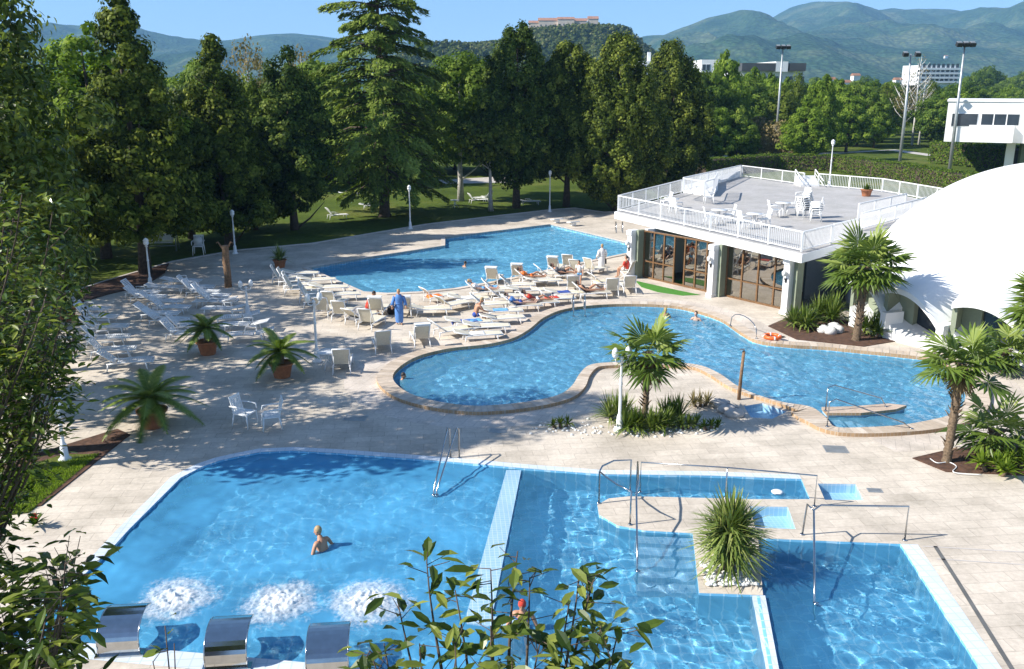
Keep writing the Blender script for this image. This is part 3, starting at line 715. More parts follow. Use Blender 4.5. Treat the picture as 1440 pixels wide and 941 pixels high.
# ---- right of the cedar
p,h=stand(648,282,70)
make_tree('pine_tree',h,4.6,R_round,M['f_green'],260,120,.30,RNG,z0=3.6,rcl=.9,label='mid green pine with a bare lower trunk right of the cedar',loc=p,lump=.3,bark='bark_pale')
p,h=stand(690,296,160)
make_tree('broadleaf_tree',h,2.6,R_round,M['f_cyp'],120,70,.34,RNG,z0=4.5,rcl=.8,label='small tree with a pale bare trunk left of the darkest cypress',loc=p,lump=.3,bark='bark_pale')
CY='dark columnar cypresses behind the far pool'
p,h=stand(727,292,34)
make_tree('cypress_tree',h,3.5,R_cyp,M['f_cyp2'],480,130,.25,RNG,z0=2.4,rcl=.55,label='darkest fat cypress with a bare trunk at the back of the far pool',loc=p,group=CY,squash=1.5,lump=.24,inner=.7)
p,h=stand(797,290,60)
make_tree('cypress_tree',h,3.2,R_cyp,M['f_cyp'],400,125,.25,RNG,z0=2.9,rcl=.5,label='columnar cypress on a tall dark trunk beside a slim garden lamp',loc=p,group=CY,squash=1.5,lump=.24,inner=.65)
p,h=stand(866,296,50)
make_tree('cypress_tree',h,3.7,R_cyp,M['f_cyp'],480,130,.25,RNG,z0=1.0,rcl=.55,label='full cypress rising behind the left corner of the terrace railing',loc=p,group=CY,squash=1.5,lump=.24,inner=.7)
p,h=stand(938,272,61)
make_tree('cypress_tree',h,3.7,R_cyp,M['f_cyp'],480,130,.26,RNG,z0=.6,rcl=.55,label='cypress with a pointed top behind the raised part of the terrace',loc=p,group=CY,squash=1.5,lump=.24,inner=.7)
p,h=stand(836,262,105)
make_tree('broadleaf_tree',h,4.0,R_round,M['f_green'],220,110,.34,RNG,z0=2.5,rcl=1.1,label='fresh green tree showing between two columnar cypresses',loc=p,lump=.25)
# ---- park and background trees
BG='background trees beyond the park'
kinds={}
def proto(key,*a,**k):
    kinds[key]=Kind(make_tree(*a,**k))
proto('round','broadleaf_tree',10,4.4,R_round,M['f_green'],220,90,.36,RNG,z0=1.2,rcl=.85,lump=.3)
proto('light','broadleaf_tree',10,3.8,R_plume,M['f_light'],200,85,.34,RNG,z0=1.0,rcl=.75,lump=.3)
proto('yellow','broadleaf_tree',10,3.2,R_plume,M['f_yellow'],120,46,.36,RNG,z0=1.5,rcl=.9,lump=.35)
proto('dark','broadleaf_tree',10,4.6,R_round,M['f_park'],220,90,.36,RNG,z0=.8,rcl=.85,lump=.3)
proto('bud','budding_tree',10,3.0,R_plume,M['f_bud'],90,22,.26,RNG,z0=3.0,rcl=.8,lump=.4,bark='bark_pale')
proto('shrub','bare_shrub',4,3.0,R_round,M['f_bud'],150,26,.26,RNG,z0=.1,rcl=.6,lump=.3,bark='bark_pale')
bg=[ # kind, px, base py, top py, label
('light',1014,222,66,'tall fresh green poplar directly behind the low dark-roofed building'),
('light',1148,226,100,'broad pale green tree right of the tallest floodlight mast'),
('yellow',1095,222,118,'thin yellowish tree right behind the left floodlight mast'),
('shrub',1062,222,163,'twiggy brown bare shrub at the edge of the park lawn'),
('round',985,226,100,'green tree partly hidden behind the right-hand cypress'),
('dark',1222,196,112,'dark round tree in front of the distant hills, middle of the park'),
('light',1229,208,142,'bright green bushy tree standing on the park lawn'),
('dark',1315,196,130,'dark green tree left of the white cantilevered house'),
('dark',1385,150,92,'dark round tree behind the roof of the white house, left one'),
('dark',1432,150,100,'dark round tree behind the roof of the white house, right one'),
('yellow',1304,186,112,'yellowish tree just behind the white-trunked birches'),
('light',1190,214,125,'small pale green tree between the broad one and the dark round one'),
('dark',1120,215,150,'dark undergrowth tree under the broad pale green tree'),
('round',1045,210,112,'green tree in front of the low dark-roofed building'),
('bud',360,250,36,'bare yellowish budding tree rising above the left conifers'),
('bud',432,240,52,'bare yellowish budding tree rising left of the cedar'),
('round',455,262,84,'green tree closing the gap left of the cedar trunk'),
('round',600,245,95,'green tree behind the cedar on its right side'),
('light',560,240,110,'pale green tree deep behind the cedar trunk'),
('dark',690,245,118,'dark tree deep between the pine and the darkest cypress'),
('light',770,240,112,'pale green tree between the darkest cypress and the next one'),
('round',905,238,112,'green tree between the two right-hand cypresses'),
('dark',210,262,90,'dark tree far behind the pointed conifer'),
('round',20,270,60,'green tree far behind at the left edge'),
('round',300,262,84,'green tree filling the gap right of the pointed conifer'),
('dark',510,255,150,'dark low tree behind the cedar on its left side'),
('dark',640,238,150,'dark low tree seen beneath the pine crown'),
('dark',860,236,150,'dark low tree seen between the cypress trunks'),
('dark',740,236,165,'dark low tree behind the darkest cypress trunk'),
('dark',120,285,120,'dark tree behind the light green one at the left'),
('dark',390,265,120,'dark tree far behind the yellow-green cypress'),
('round',960,222,92,'green tree right beside the right-hand cypress, behind the raised terrace'),
('light',1085,205,104,'pale green tree behind the left floodlight mast'),
('light',1172,200,108,'pale green tree behind the terrace lamp'),
('round',1205,206,120,'mid green tree left of the dark round tree in the park'),
('dark',1250,190,118,'dark green tree left of the white-trunked birches'),
('dark',1340,200,118,'dark green tree right behind the right floodlight mast'),
('round',1296,180,126,'mid green tree behind the birches'),
('light',1130,232,140,'pale green small tree at the hedge, right of the left floodlight mast'),
('shrub',1100,228,170,'brownish bare shrub right of the left floodlight mast'),
('round',1035,230,160,'low green tree at the hedge behind the back corner of the terrace'),
('light',1065,200,100,'pale green tree filling the view under the dark flat roof'),
('light',1105,192,105,'fresh green tree just right of the left floodlight mast'),
('yellow',1200,200,118,'thin yellowish tree left of the dark round park tree'),
('round',1252,186,124,'mid green tree tight against the left birch'),
('dark',1318,206,128,'dark shrubby tree left of the house, behind the hedge'),
('light',1155,190,104,'tall pale tree deep in the park behind the broad one'),
('round',1020,205,104,'mid green tree right behind the tall poplar'),
('dark',1365,160,100,'dark tree just left of the roof of the white house'),
('light',1410,150,104,'pale tree above the roof of the white house'),
('light',1050,208,90,'tall light green tree left of the stair tower on the dark flat roof'),
('light',1078,203,99,'light green tree in front of the dark flat roof'),
('yellow',1116,206,100,'airy yellow-green tree at the right end of the dark flat roof'),
('light',1180,205,108,'tall light tree left of the dark round park tree, further back'),
('yellow',1240,200,116,'airy pale tree between the dark round tree and the birches'),
('light',1345,205,122,'light green tree just right of the right floodlight mast'),
('light',1000,232,140,'small pale green tree behind the raised terrace corner'),
]
for kd,px,by,ty,lab in bg:
    p,h=stand(px,by,ty); base=4 if kd=='shrub' else 10
    s=h/base; ws=s*(.62 if kd in('light','yellow','bud') and s>1.3 else .8 if s>1.2 else 1)
    kinds[kd].put(p,RNG.random()*6.28,lab,BG,(ws,ws,s))
# belt of trees towards the plain, counted from the left
i=0
rows=[]
for px in range(930,1470,30): rows.append((px+RNG.normal()*8,168+RNG.random()*8,112+RNG.random()*16))
for px in range(955,1460,42): rows.append((px+RNG.normal()*10,146+RNG.random()*6,104+RNG.random()*9))
for px in list(range(-10,520,46)): rows.append((px+RNG.normal()*10,215+RNG.random()*10,100+RNG.random()*40))
for px in list(range(560,930,46)): rows.append((px+RNG.normal()*10,190+RNG.random()*10,112+RNG.random()*16))
rows.sort()
for i,(px,by,ty) in enumerate(rows):
    if 1285<px<1352 and ty<114: ty=116
    if 985<px<1135 and ty<112: ty=118
    p,h=stand(px,by,ty); kd=['dark','round','dark','light','round'][i%5]
    s=h/10; kinds[kd].put(p,RNG.random()*6.28,f'distant park tree in the far belt along the horizon, {ORD[i]} from the left','far belt of trees',(max(s,.7),max(s,.7),s))
# birches with white trunks
for px,by,ty,lab,s in ((1268,203,95,'left bare white birch on the park lawn',1),(1282,204,80,'middle bare white birch, the tallest of three',1),(1292,203,110,'right bare white birch on the park lawn',.8)):
    p,h=stand(px,by,ty); t=thing('birch_tree',lab,'tree',p,0,'bare birches')
    m=MB(); rr=np.random.default_rng(px)
    m.tube([(0,0,-.1),(.1,0,h*.4),(-.1,.1,h*.75),(0,0,h)],[.26,.2,.12,.03],8)
    for j in range(22):
        z=h*(.28+.65*j/22); a=j*2.4; Lb=h*.24*(1.2-z/h)*(.8+.4*rr.random())
        m.tube([(0,0,z),(math.cos(a)*Lb*.55,math.sin(a)*Lb*.55,z+Lb*.55),(math.cos(a)*Lb,math.sin(a)*Lb,z+Lb*1.3)],[.09*(1.1-z/h)+.02,.05,.015],5)
    m.build('trunk',M['birch_bark'],t)
    C,Rc=crown_clumps(50,h*.35,h,lambda q:h*.2*R_plume(q),.9,rr); P,Nn,ti=clumps_to_leaves(C,Rc,14,rr)
    link('crown',leaf_mesh('crown',P,Nn,.25,.16,ti,M['f_bud'],rr),t)
# clipped hedge and shrubs
def hedge(pts,w,h,label,n=9000,name='hedge',leaf=.22,mat='f_hedge'):
    t=thing(name,label,'hedge',(pts[0][0],pts[0][1],0)); o=np.array([pts[0][0],pts[0][1],0])
    P=[];Nn=[]
    tot=sum(math.dist(pts[i],pts[i+1]) for i in range(len(pts)-1)); core=MB()
    for i in range(len(pts)-1):
        a=np.array(pts[i]);b=np.array(pts[i+1]); L_=np.linalg.norm(b-a); k=int(n*L_/tot); u=(b-a)/L_; v=np.array([-u[1],u[0]])
        s=RNG.random(k)*L_; side=RNG.random(k); top=side<.4
        q=np.where(top,RNG.random(k)*2-1,np.where(RNG.random(k)<.5,-1,1)); z=np.where(top,h,RNG.random(k)*h)
        bump=.18*(vnoise(s*.9,z*1.3+i)-.5)*2
        P.append(np.stack([a[0]+u[0]*s+v[0]*q*(w/2+bump),a[1]+u[1]*s+v[1]*q*(w/2+bump),z+np.where(top,bump,0)],1)-o)
        nn=np.where(top[:,None],np.array([0,0,1.]),np.stack([v[0]*q,v[1]*q,0*q+.3],1)); Nn.append(nn+RNG.normal(size=nn.shape)*.5)
        core.bar(tuple(np.append(a,h*.46)-o),tuple(np.append(b,h*.46)-o),w*.82,h*.86)
    P=np.concatenate(P);Nn=np.concatenate(Nn)
    link('leaves',leaf_mesh('leaves',P,Nn,leaf*(.6+.8*RNG.random(len(P))),leaf*.7,RNG.random(len(P)),M[mat],RNG),t)
    core.build('stems',M['bark'],t); return t
hp=[tuple(G(*q)[:2]) for q in [(985,246),(1090,238),(1180,240),(1290,258),(1400,276)]]
hedge(hp,2.2,2.0,'long clipped hedge running behind the terrace railing',16000)
hp=[tuple(G(*q)[:2]) for q in [(1322,228),(1372,233),(1440,240)]]
hedge(hp,5,3.0,'rounded evergreen hedge under the white cantilevered house',7000,leaf=.3)
hp=[tuple(G(*q)[:2]) for q in [(60,300),(200,278),(330,268),(480,258),(600,250)]]
hedge(hp,4,3.2,'dark shrub border closing the lawn behind the left-hand trees',14000,leaf=.32)
# woodland on the near hill: a mass of crowns
def woodland(name,GX,n,rmin,rmax,mat,seed):
    x,y,z=GX; rng=np.random.default_rng(seed); ny,nx=x.shape
    i=rng.integers(4,int(ny*.62),n); j=rng.integers(2,nx-2,n); c=np.stack([x[i,j],y[i,j],z[i,j]],1)+rng.normal(size=(n,3))*np.array([1.2,1.2,.0]); r=rmin+(rmax-rmin)*rng.random(n)**1.5
    c=c[c[:,2]>3]; r=r[:len(c)]; n=len(c)
    P,Nn,ti=clumps_to_leaves(c+np.stack([0*r,0*r,r*.5],1),r,14,rng,up=.5,squash=1.0,spread=.2)
    s=np.repeat(r,14)
    return tag(link(name,leaf_mesh(name,P,Nn,s*1.15,s*.95,ti,mat,rng)),'woodland covering the hill below the hilltop castle','woodland',kind='stuff')
M['f_wood']=foliage('woodland_crown',(.05,.08,.02),(.11,.135,.04),(.22,.21,.09),.2,.6)
woodland('woodland',NEARG,9000,1.3,2.6,M['f_wood'],11)
# ---- off-frame trees at the left whose shade falls across the deck and the near pool
for i,(x,y,h,rad,lab) in enumerate(((-19.5,34,11.5,3.0,'dark tree just outside the left edge, shading the loungers'),(-25,41,13.5,3.2,'dark tree further back outside the left edge'),(-30,47.5,14,3.2,'dark tree outside the left edge beside the planting bed'),(-16.2,24.3,12.0,2.2,'airy tree outside the left edge dappling the deck'),(-33,43,15.5,4.4,'large dense tree well outside the left edge'),(-30.5,37,14,4.0,'dense tree outside the left edge nearer the pools'),(-37,52,16,4.4,'large dense tree outside the left edge beyond the planting bed'),(-21,29.5,10.5,2.6,'dense small tree just outside the left edge'))):
    make_tree('broadleaf_tree',h,rad,R_round,M['f_magn'],110 if 'airy' in lab else 135,30 if 'airy' in lab else 36,.32,RNG,z0=5.5 if 'airy' in lab else 2.8,rcl=.8,label=lab,loc=(x,y,0),lump=.3,hexa=False)
# ---- glossy-leaved foreground trees
def fg_branch_tree(name,label,loc,tips,leaf,per,rng,spread=.42,mat='f_fg',base_r=.10,flush=.14,twigs=.5,joint=.25):
    """open shrub: stems run from the foot to given tips, each carrying whorls of leaves"""
    t=thing(name,label,'tree',loc); o=Vector(loc); m=MB(); P=[];Nn=[];D=[]
    for tip in tips:
        e=Vector(tip)-o; side=Vector((e.x*joint+rng.normal()*.12,e.y*joint+rng.normal()*.12,e.z*.6))
        pts=[Vector((0,0,-.1)),side,e*.82+Vector((rng.normal()*.08,rng.normal()*.08,-.05)),e]
        cur=[]
        for q in range(13):
            s=q/12; a=(1-s)**3;b=3*s*(1-s)**2;c=3*s*s*(1-s);d=s**3
            cur.append(pts[0]*a+pts[1]*b+pts[2]*c+pts[3]*d)
        m.tube(cur,[base_r*(1-q/12)**1.3*.6+.006 for q in range(13)],6)
        for k in range(per):
            s=1-(rng.random()**1.8)*flush*2.2; q=min(11,max(0,int(s*12))); base=cur[q].lerp(cur[q+1],s*12-q) if s<1 else cur[12]
            dvec=nrm(np.array([rng.normal(),rng.normal(),rng.normal()*.5+.25])); ln=leaf*.55
            off=dvec*(ln+spread*rng.random()*(1-.2*s))
            pp=np.array(base)+off
            if rng.random()<twigs: m.tube([base,Vector(base)+Vector(off)*.9],[.006,.004],4,caps=False)
            P.append(pp); D.append(dvec+np.array([0,0,-.25])); Nn.append(np.array([rng.normal()*.5,rng.normal()*.5,1.0])+dvec*.1)
    P=np.array(P);Nn=np.array(Nn);D=np.array(D)
    n=len(P); ti=rng.random(n)
    me=leaf_mesh('leaves',P,Nn,leaf*(.65+.6*rng.random(n)),leaf*.40*(.7+.5*rng.random(n)),ti,M[mat],rng,True,droop=D*2.5)
    link('leaves',me,t); m.build('stems',M['bark'],t); return t
tips=[]
rg=np.random.default_rng(21)
for px,py,Y in [(728,775,8.2),(690,800,8.0),(745,812,8.0),(600,790,8.3),(640,830,8.2),(560,850,8.0),(520,915,7.8),(590,905,7.8),(640,905,7.6),(690,880,7.6),(720,930,7.4),(760,900,7.6),(800,850,8.0),(815,800,8.4),(835,815,8.2),(845,880,7.9),(800,905,7.7),(860,930,7.6),(560,960,7.3),(640,985,7.2),(700,990,7.1),(770,970,7.2),(830,965,7.4),(870,885,8.0),(540,905,8.0),(675,930,7.5),(610,950,7.5)]:
    tips.append(PY(px,py,Y))
fg_branch_tree('glossy_shrub','tall glossy-leaved shrub rising in front of the pool at the bottom centre',(-.1,6.6,0),tips,.25,18,rg,spread=.26)
tips=[PY(px,py,Y) for px,py,Y in [(232,880,8.5),(215,930,8.2),(245,905,8.5)]]
fg_branch_tree('glossy_shrub','thin lone sprig poking up between two steel water spouts',(-3.2,7.4,0),tips,.2,6,rg,spread=.12,base_r=.05)
tips=[]
for k in range(46):
    px=rg.uniform(-120,105); py=rg.uniform(720,1010); 
    if px>25 and py<790: py+=90
    tips.append(PY(px,py,rg.uniform(8.5,11)))
fg_branch_tree('glossy_shrub','dense dark glossy shrub in the bottom left corner by the pool',(-6.5,9.5,0),tips,.27,30,rg,spread=.5)
tips=[]
for k in range(70):
    py=rg.uniform(235,605); lim=108-70*abs((py-450)/230)**2
    tips.append(PY(rg.uniform(-130,lim),py,rg.uniform(9.2,11.2)))
fg_branch_tree('glossy_tree','glossy dark tree with small leaves in front of the loungers at the left edge',(-7.6,9.6,0),tips+[PY(rg.uniform(-110,78),rg.uniform(440,615),rg.uniform(9.2,11)) for _ in range(10)],.135,92,rg,spread=.50,mat='f_fg',base_r=.08,flush=.22,twigs=.05,joint=.03)
# ---- palms
def fan_leaf(m_v,m_f,m_t,base,dirv,size,rng,tint):
    """one fan frond: folded segments spread round the end of a petiole"""
    d=Vector(dirv).normalized(); up=Vector((0,0,1)); s=d.cross(up)
    if s.length<.05: s=Vector((1,0,0))
    s.normalize(); nrmv=s.cross(d).normalized()
    pet=size*(.50+.45*rng.random()); hub=Vector(base)+d*pet-Vector((0,0,.08*pet))
    o=len(m_v); m_v+= [tuple(Vector(base)+s*.02),tuple(Vector(base)-s*.02),tuple(hub-s*.015),tuple(hub+s*.015)]; m_f.append((o,o+1,o+2,o+3)); m_t.append(tint)
    nseg=17
    for k in range(nseg):
        a=R(-115+230*k/(nseg-1))+rng.normal()*.03; dd=d*math.cos(a)+s*math.sin(a)
        L_=size*(.72+.28*math.cos(a*.6))*(.9+.2*rng.random()); w=size*.062
        side=(s*math.cos(a)-d*math.sin(a))
        mid=hub+dd*L_*.6+nrmv*.05*size-Vector((0,0,.06*L_)); tip=hub+dd*L_-Vector((0,0,L_*(.06+.26*rng.random()**1.5)))
        o=len(m_v); m_v+=[tuple(hub),tuple(mid+side*w-nrmv*w*.35),tuple(mid+nrmv*w*.3),tuple(mid-side*w-nrmv*w*.35),tuple(tip)]
        m_f+=[(o,o+1,o+2),(o,o+2,o+3),(o+1,o+4,o+2),(o+2,o+4,o+3)]; m_t+= [min(1,max(0,tint+rng.normal()*.08))]*4
def mesh_tint(name,v,f,t,mat):
    me=bpy.data.meshes.new(name); me.from_pydata(v,[],f); at=me.attributes.new('tint','FLOAT','FACE'); at.data.foreach_set('value',np.array(t,np.float32)); me.materials.append(mat); return me
def fan_palm(label,loc,h,r,n,size,seed,trunk_r=.17,lean=(0,0),low=-.9):
    rng=np.random.default_rng(seed); t=thing('fan_palm',label,'palm tree',loc,0,'fan palms round the lagoon')
    m=MB(); pts=[];rs=[]
    kk=max(4,int(h/.09))
    for i in range(kk+1):
        f=i/kk; pts.append((lean[0]*f,lean[1]*f,-.05+h*f)); rs.append(trunk_r*(1.25-.25*min(1,f*6))*(1.0+(.10 if i%2 else -.05)+.05*rng.normal()))
    m.tube(pts,rs,12)
    # old leaf bases on the upper trunk
    for i in range(60):
        z=h*(.12+.85*rng.random()); a=rng.random()*6.28; rr=trunk_r*.9
        m.tube([(lean[0]*z/h+rr*math.cos(a),lean[1]*z/h+rr*math.sin(a),z),(lean[0]*z/h+(rr+.16)*math.cos(a),lean[1]*z/h+(rr+.16)*math.sin(a),z+.16)],[.03,.012],4)
    m.build('trunk',M['palm_bark'],t)
    v=[];f=[];ti=[]
    for k in range(n):
        u=(k+.5)/n; el=math.asin(max(-1,min(1,1-(1-low)*u**.9))) ; a=k*2.39996+rng.normal()*.15
        d=(math.cos(a)*math.cos(el),math.sin(a)*math.cos(el),math.sin(el))
        b=(lean[0],lean[1],h-.05)
        fan_leaf(v,f,ti,b,d,size*(.85+.3*rng.random()),rng,.75-.5*u+rng.normal()*.12)
    link('fronds',mesh_tint('fronds',v,f,ti,M['f_palm']),t)
    v=[];f=[];ti=[]
    for k in range(9):
        a=rng.random()*6.28; el=R(-48-30*rng.random()); fan_leaf(v,f,ti,(lean[0],lean[1],h-.12),(math.cos(a)*math.cos(el),math.sin(a)*math.cos(el),math.sin(el)),size*.62,rng,.2+.6*rng.random())
    link('dead_fronds',mesh_tint('dead_fronds',v,f,ti,M['f_dead']),t)
    return t
def hz(px,py,topy): p=G(px,py); return p,PY(px,topy,p.y).z
p,_=hz(1204,479,0); fan_palm('tall fan palm in the bed beside the pavilion, against the white dome',p,top_z(1206,372,p.y),0,36,1.15,1,.16,(.1,0),low=-.65)
p,_=hz(1331,650,0); fan_palm('fan palm with a thick bare trunk in the soil bed at the right',p,top_z(1338,508,p.y),0,19,.82,2,.12,(.06,0),low=-.42)
p,_=hz(906,598,0); fan_palm('bushy fan palm on the little garden island in the lagoon',p,top_z(908,492,p.y),0,18,.92,3,.10,(.05,0),low=-.6)
p,_=hz(1396,642,0); fan_palm('low young fan palm at the right of the soil bed',p,top_z(1396,604,p.y),0,15,.85,4,.15,(0,0),low=-.5)
p=G(1470,560); fan_palm('fan palm half cut off by the right edge of the view',p,top_z(1460,430,p.y),0,28,1.2,5,.17,(-.2,0),low=-.6)
p,_=hz(1310,548,0); fan_palm('short fan palm at the foot of the dome openings',G(1408,520),.8,0,16,.9,6,.14,(0,0),low=-.4)
def leaf_rosette(v,f,ti,c,n,L_,w,rng,el0=.1,el1=1.5,bend=.35,tint0=.5):
    for k in range(n):
        a=rng.random()*6.28; el=el0+(el1-el0)*rng.random()**.8; l=L_*(.75+.4*rng.random())
        d=Vector((math.cos(a)*math.cos(el),math.sin(a)*math.cos(el),math.sin(el))); s=Vector((-math.sin(a),math.cos(a),0)); o=len(v)
        c0=Vector(c); c1=c0+d*l*.5-Vector((0,0,bend*.12*l)); c2=c0+d*l-Vector((0,0,bend*l*(.5+.6*rng.random())*math.cos(el)))
        v+= [tuple(c0+s*w*.5),tuple(c0-s*w*.5),tuple(c1-s*w*.55),tuple(c1+s*w*.55),tuple(c2)]
        f+= [(o,o+1,o+2,o+3),(o+3,o+2,o+4)]; ti+=[min(1,max(0,tint0+rng.normal()*.22))]*2
def shrub_rosettes(name,label,cat,loc,centers,n,L_,w,mat,seed,**k):
    rng=np.random.default_rng(seed); t=thing(name,label,cat,loc); v=[];f=[];ti=[]
    for c in centers: leaf_rosette(v,f,ti,c,n,L_,w,rng,**k)
    link('leaves',mesh_tint('leaves',v,f,ti,M[mat]),t)
    m=MB()
    for c in centers: m.tube([(c[0]*.6,c[1]*.6,-.05),(c[0],c[1],c[2]+.02)],[.07,.05],6)
    m.build('stem',M['palm_bark'],t); return t
# yucca with pebbles on the platform
p=G(1022,806)
shrub_rosettes('yucca_plant','spiky pale green yucca growing on the platform between the two pools','plant',p,[(0,0,.45),(.05,.02,.9),(-.12,.05,.75),(.14,-.05,.7),(0,0,1.2),(.12,.1,1.05)],150,1.02,.05,'f_yucca',31,el0=-.6,bend=.25,tint0=.6)
rg=np.random.default_rng(5); m=MB()
for k in range(190):
    x=rg.uniform(-.55,.55); y=rg.uniform(-.5,.45); m.ell((p.x+x,p.y+y-.1,.03+.05*rg.random()),(.045+.03*rg.random(),.04+.03*rg.random(),.035),7,5)
tag(m.build('pebble_bed',M['pebble']),'bed of white pebbles round the foot of the yucca','pebbles',kind='stuff')
# planting on the island
is_c=G(905,598)
for i,(px,py,n,L_,lab,mt) in enumerate([(868,590,70,1.0,'spiky yellow-green clump at the left of the island palm','f_yucca'),(945,594,70,.95,'spiky dark clump at the right of the island palm','f_palm'),(890,606,90,.8,'leafy clump at the foot of the island lamp','f_palm'),(925,606,90,.8,'leafy clump in front of the island palm','f_palm'),(968,603,40,.5,'small low clump at the right end of the island planting','f_palm'),(788,602,30,.35,'small low clump at the left end of the island planting','f_hedge'),(1000,604,26,.35,'tiny sprawling plant beside the spa channel','f_hedge'),(985,572,30,.6,'reddish spiky plant by the metal post','f_bud')]):
    q=G(px,py); shrub_rosettes('spiky_plant',lab,'plant',q,[(0,0,.15),(.25,.1,.12),(-.25,-.05,.12)],n,L_,.045,mt,40+i,el0=.05,bend=.4)
m=MB(); rg=np.random.default_rng(9)
for k in range(170):
    px=rg.uniform(745,1015); py=598+rg.normal()*5+8*math.sin((px-745)/270*PI); q=G(px,py); r=.025+.04*rg.random(); m.ell((q.x,q.y,.02),(r,r*.8,r*.7),6,4)
tag(m.build('island_gravel',M['pebble']),'scattered white stones at the edge of the island planting','pebbles',kind='stuff')
# rocks in the bed by the pavilion
for i,(px,py) in enumerate([(1158,468),(1168,470),(1178,468),(1172,464)]):
    q=G(px,py); m=MB(); m.ell((0,0,.12),(.28,.2,.2),9,6); rr=np.random.default_rng(i); m.v=[(x*(1+.2*rr.random()),y*(1+.2*rr.random()),z*(1+.25*rr.random())) for x,y,z in m.v]
    tag(m.build('white_rock',M['pebble'],None,q),'white rock in the bed under the tall palm, '+['leftmost of four','front one','rightmost of four','rear one'][i],'rock','white rocks')
for i,(px,py,L_,n,lab,mt) in enumerate([(1128,462,1.0,90,'cycad-like bush in the bed at the pavilion corner','f_palm'),(1163,452,1.25,110,'larger fan-leaved bush behind the white rocks','f_palm'),(1228,472,.9,90,'low bush right of the tall palm trunk','f_palm'),(1240,462,.7,60,'small bush near the first dome opening','f_hedge'),(1400,665,.5,60,'low green ground plant in the right-hand bed','f_light'),(1436,660,.5,60,'second low green plant at the right edge of the bed','f_light'),(1415,470,1.2,70,'dark spiky bush at the dome windows','f_palm')]):
    q=G(px,py); shrub_rosettes('bush',lab,'bush',q,[(0,0,.25),(.4,.2,.3),(-.4,.1,.25),(.1,-.35,.2)],n,L_,.075,mt,60+i,el0=.15,bend=.5)
# potted date palms
def date_palm_part(parent,h,n,L_,seed,tr=.10):
    rng=np.random.default_rng(seed); m=MB(); k=10
    m.tube([(0,0,.5+(h-.5)*i/k) for i in range(k+1)],[tr*(1.1+(.18 if i%2 else 0)) for i in range(k+1)],10); m.build('trunk',M['palm_bark'],parent)
    v=[];f=[];ti=[]
    for q in range(n):
        u=(q+.5)/n; el=1.35-1.45*u**.8; a=q*2.39996+rng.normal()*.12; l=L_*(.85+.25*rng.random())
        d=Vector((math.cos(a),math.sin(a),0)); s=Vector((-math.sin(a),math.cos(a),0)); tint=.65-.4*u+rng.normal()*.1
        prev=None
        for i in range(15):
            t=i/14; p=Vector((0,0,h))+d*(l*t*math.cos(el)+.25*l*t*t*math.sin(el))+Vector((0,0,l*t*math.sin(el)-.62*l*t*t*(.55+.45*math.cos(el))))
            if prev is not None:
                o=len(v); v+=[tuple(prev+s*.014),tuple(prev-s*.014),tuple(p-s*.012),tuple(p+s*.012)]; f.append((o,o+1,o+2,o+3)); ti.append(min(1,tint+.2))
                tang=(p-prev).normalized()
                for sg in (-1,1):
                  for hh in (0,.33,.66):
                    b=prev.lerp(p,hh); ll=l*.20*math.sin(PI*min(1,t*.88+.12))**.6+.05
                    e=b+(s*sg*.85+tang*.65).normalized()*ll+Vector((0,0,.05*ll-.22*ll)); w=tang*.030
                    o=len(v); v+=[tuple(b-w),tuple(b+w),tuple(e)]; f.append((o,o+1,o+2)); ti.append(min(1,max(0,tint+rng.normal()*.1)))
            prev=p
    link('fronds',mesh_tint('fronds',v,f,ti,M['f_date']),parent)
def pot(parent,r=.42,h=.55):
    m=MB(); m.lathe([(r*.68,0),(r*.72,.03),(r*.95,h*.86),(r*1.08,h*.87),(r*1.10,h),(r*.96,h),(r*.93,h*.9)],20); m.build('pot',M['terracotta'],parent)
    m=MB(); m.lathe([(.01,h*.88),(r*.93,h*.89)],16); m.build('soil',M['soil'],parent)
for px,py,sc,hh,n,L_,lab,sd in [(216,600,1.0,1.0,26,1.75,'potted date palm nearest the pool, its fronds spread wide',1),(397,530,.95,1.05,22,1.45,'potted date palm beside the small white table',2),(293,498,.95,1.15,20,1.3,'potted date palm standing in the shade among the white loungers',3)]:
    t=thing('potted_palm',lab,'potted palm',G(px,py),sd*1.3,'potted date palms on the deck'); pot(t,.46*sc,.62*sc); date_palm_part(t,hh,n,L_,sd+10)
t=thing('potted_plant','round-leaved bushy plant in a terracotta pot at the corner of the far pool','potted plant',G(394,376)); pot(t,.4,.5)
v=[];f=[];ti=[]; rr=np.random.default_rng(4); leaf_rosette(v,f,ti,(0,0,.45),110,1.15,.06,rr,el0=.25,bend=.6,tint0=.6); link('leaves',mesh_tint('leaves',v,f,ti,M['f_yucca']),t)
t=thing('potted_plant','terracotta pot with a leafy plant half hidden by the tree at the left edge','potted plant',G(93,450)); pot(t,.55,.75)
v=[];f=[];ti=[]; leaf_rosette(v,f,ti,(0,0,.7),120,.9,.08,rr,el0=.1,bend=.5,tint0=.3); link('leaves',mesh_tint('leaves',v,f,ti,M['f_palm']),t)
t=thing('flower_plant','small plant with a red flower at the tip of the lawn strip','plant',G(50,742)); v=[];f=[];ti=[]; leaf_rosette(v,f,ti,(0,0,.1),40,.4,.06,rr,el0=.2,tint0=.4); link('leaves',mesh_tint('leaves',v,f,ti,M['f_hedge']),t)
v=[];f=[];ti=[]; leaf_rosette(v,f,ti,(.1,-.1,.35),16,.14,.06,rr,el0=.2); link('flower',mesh_tint('flower',v,f,ti,M['f_flower']),t)
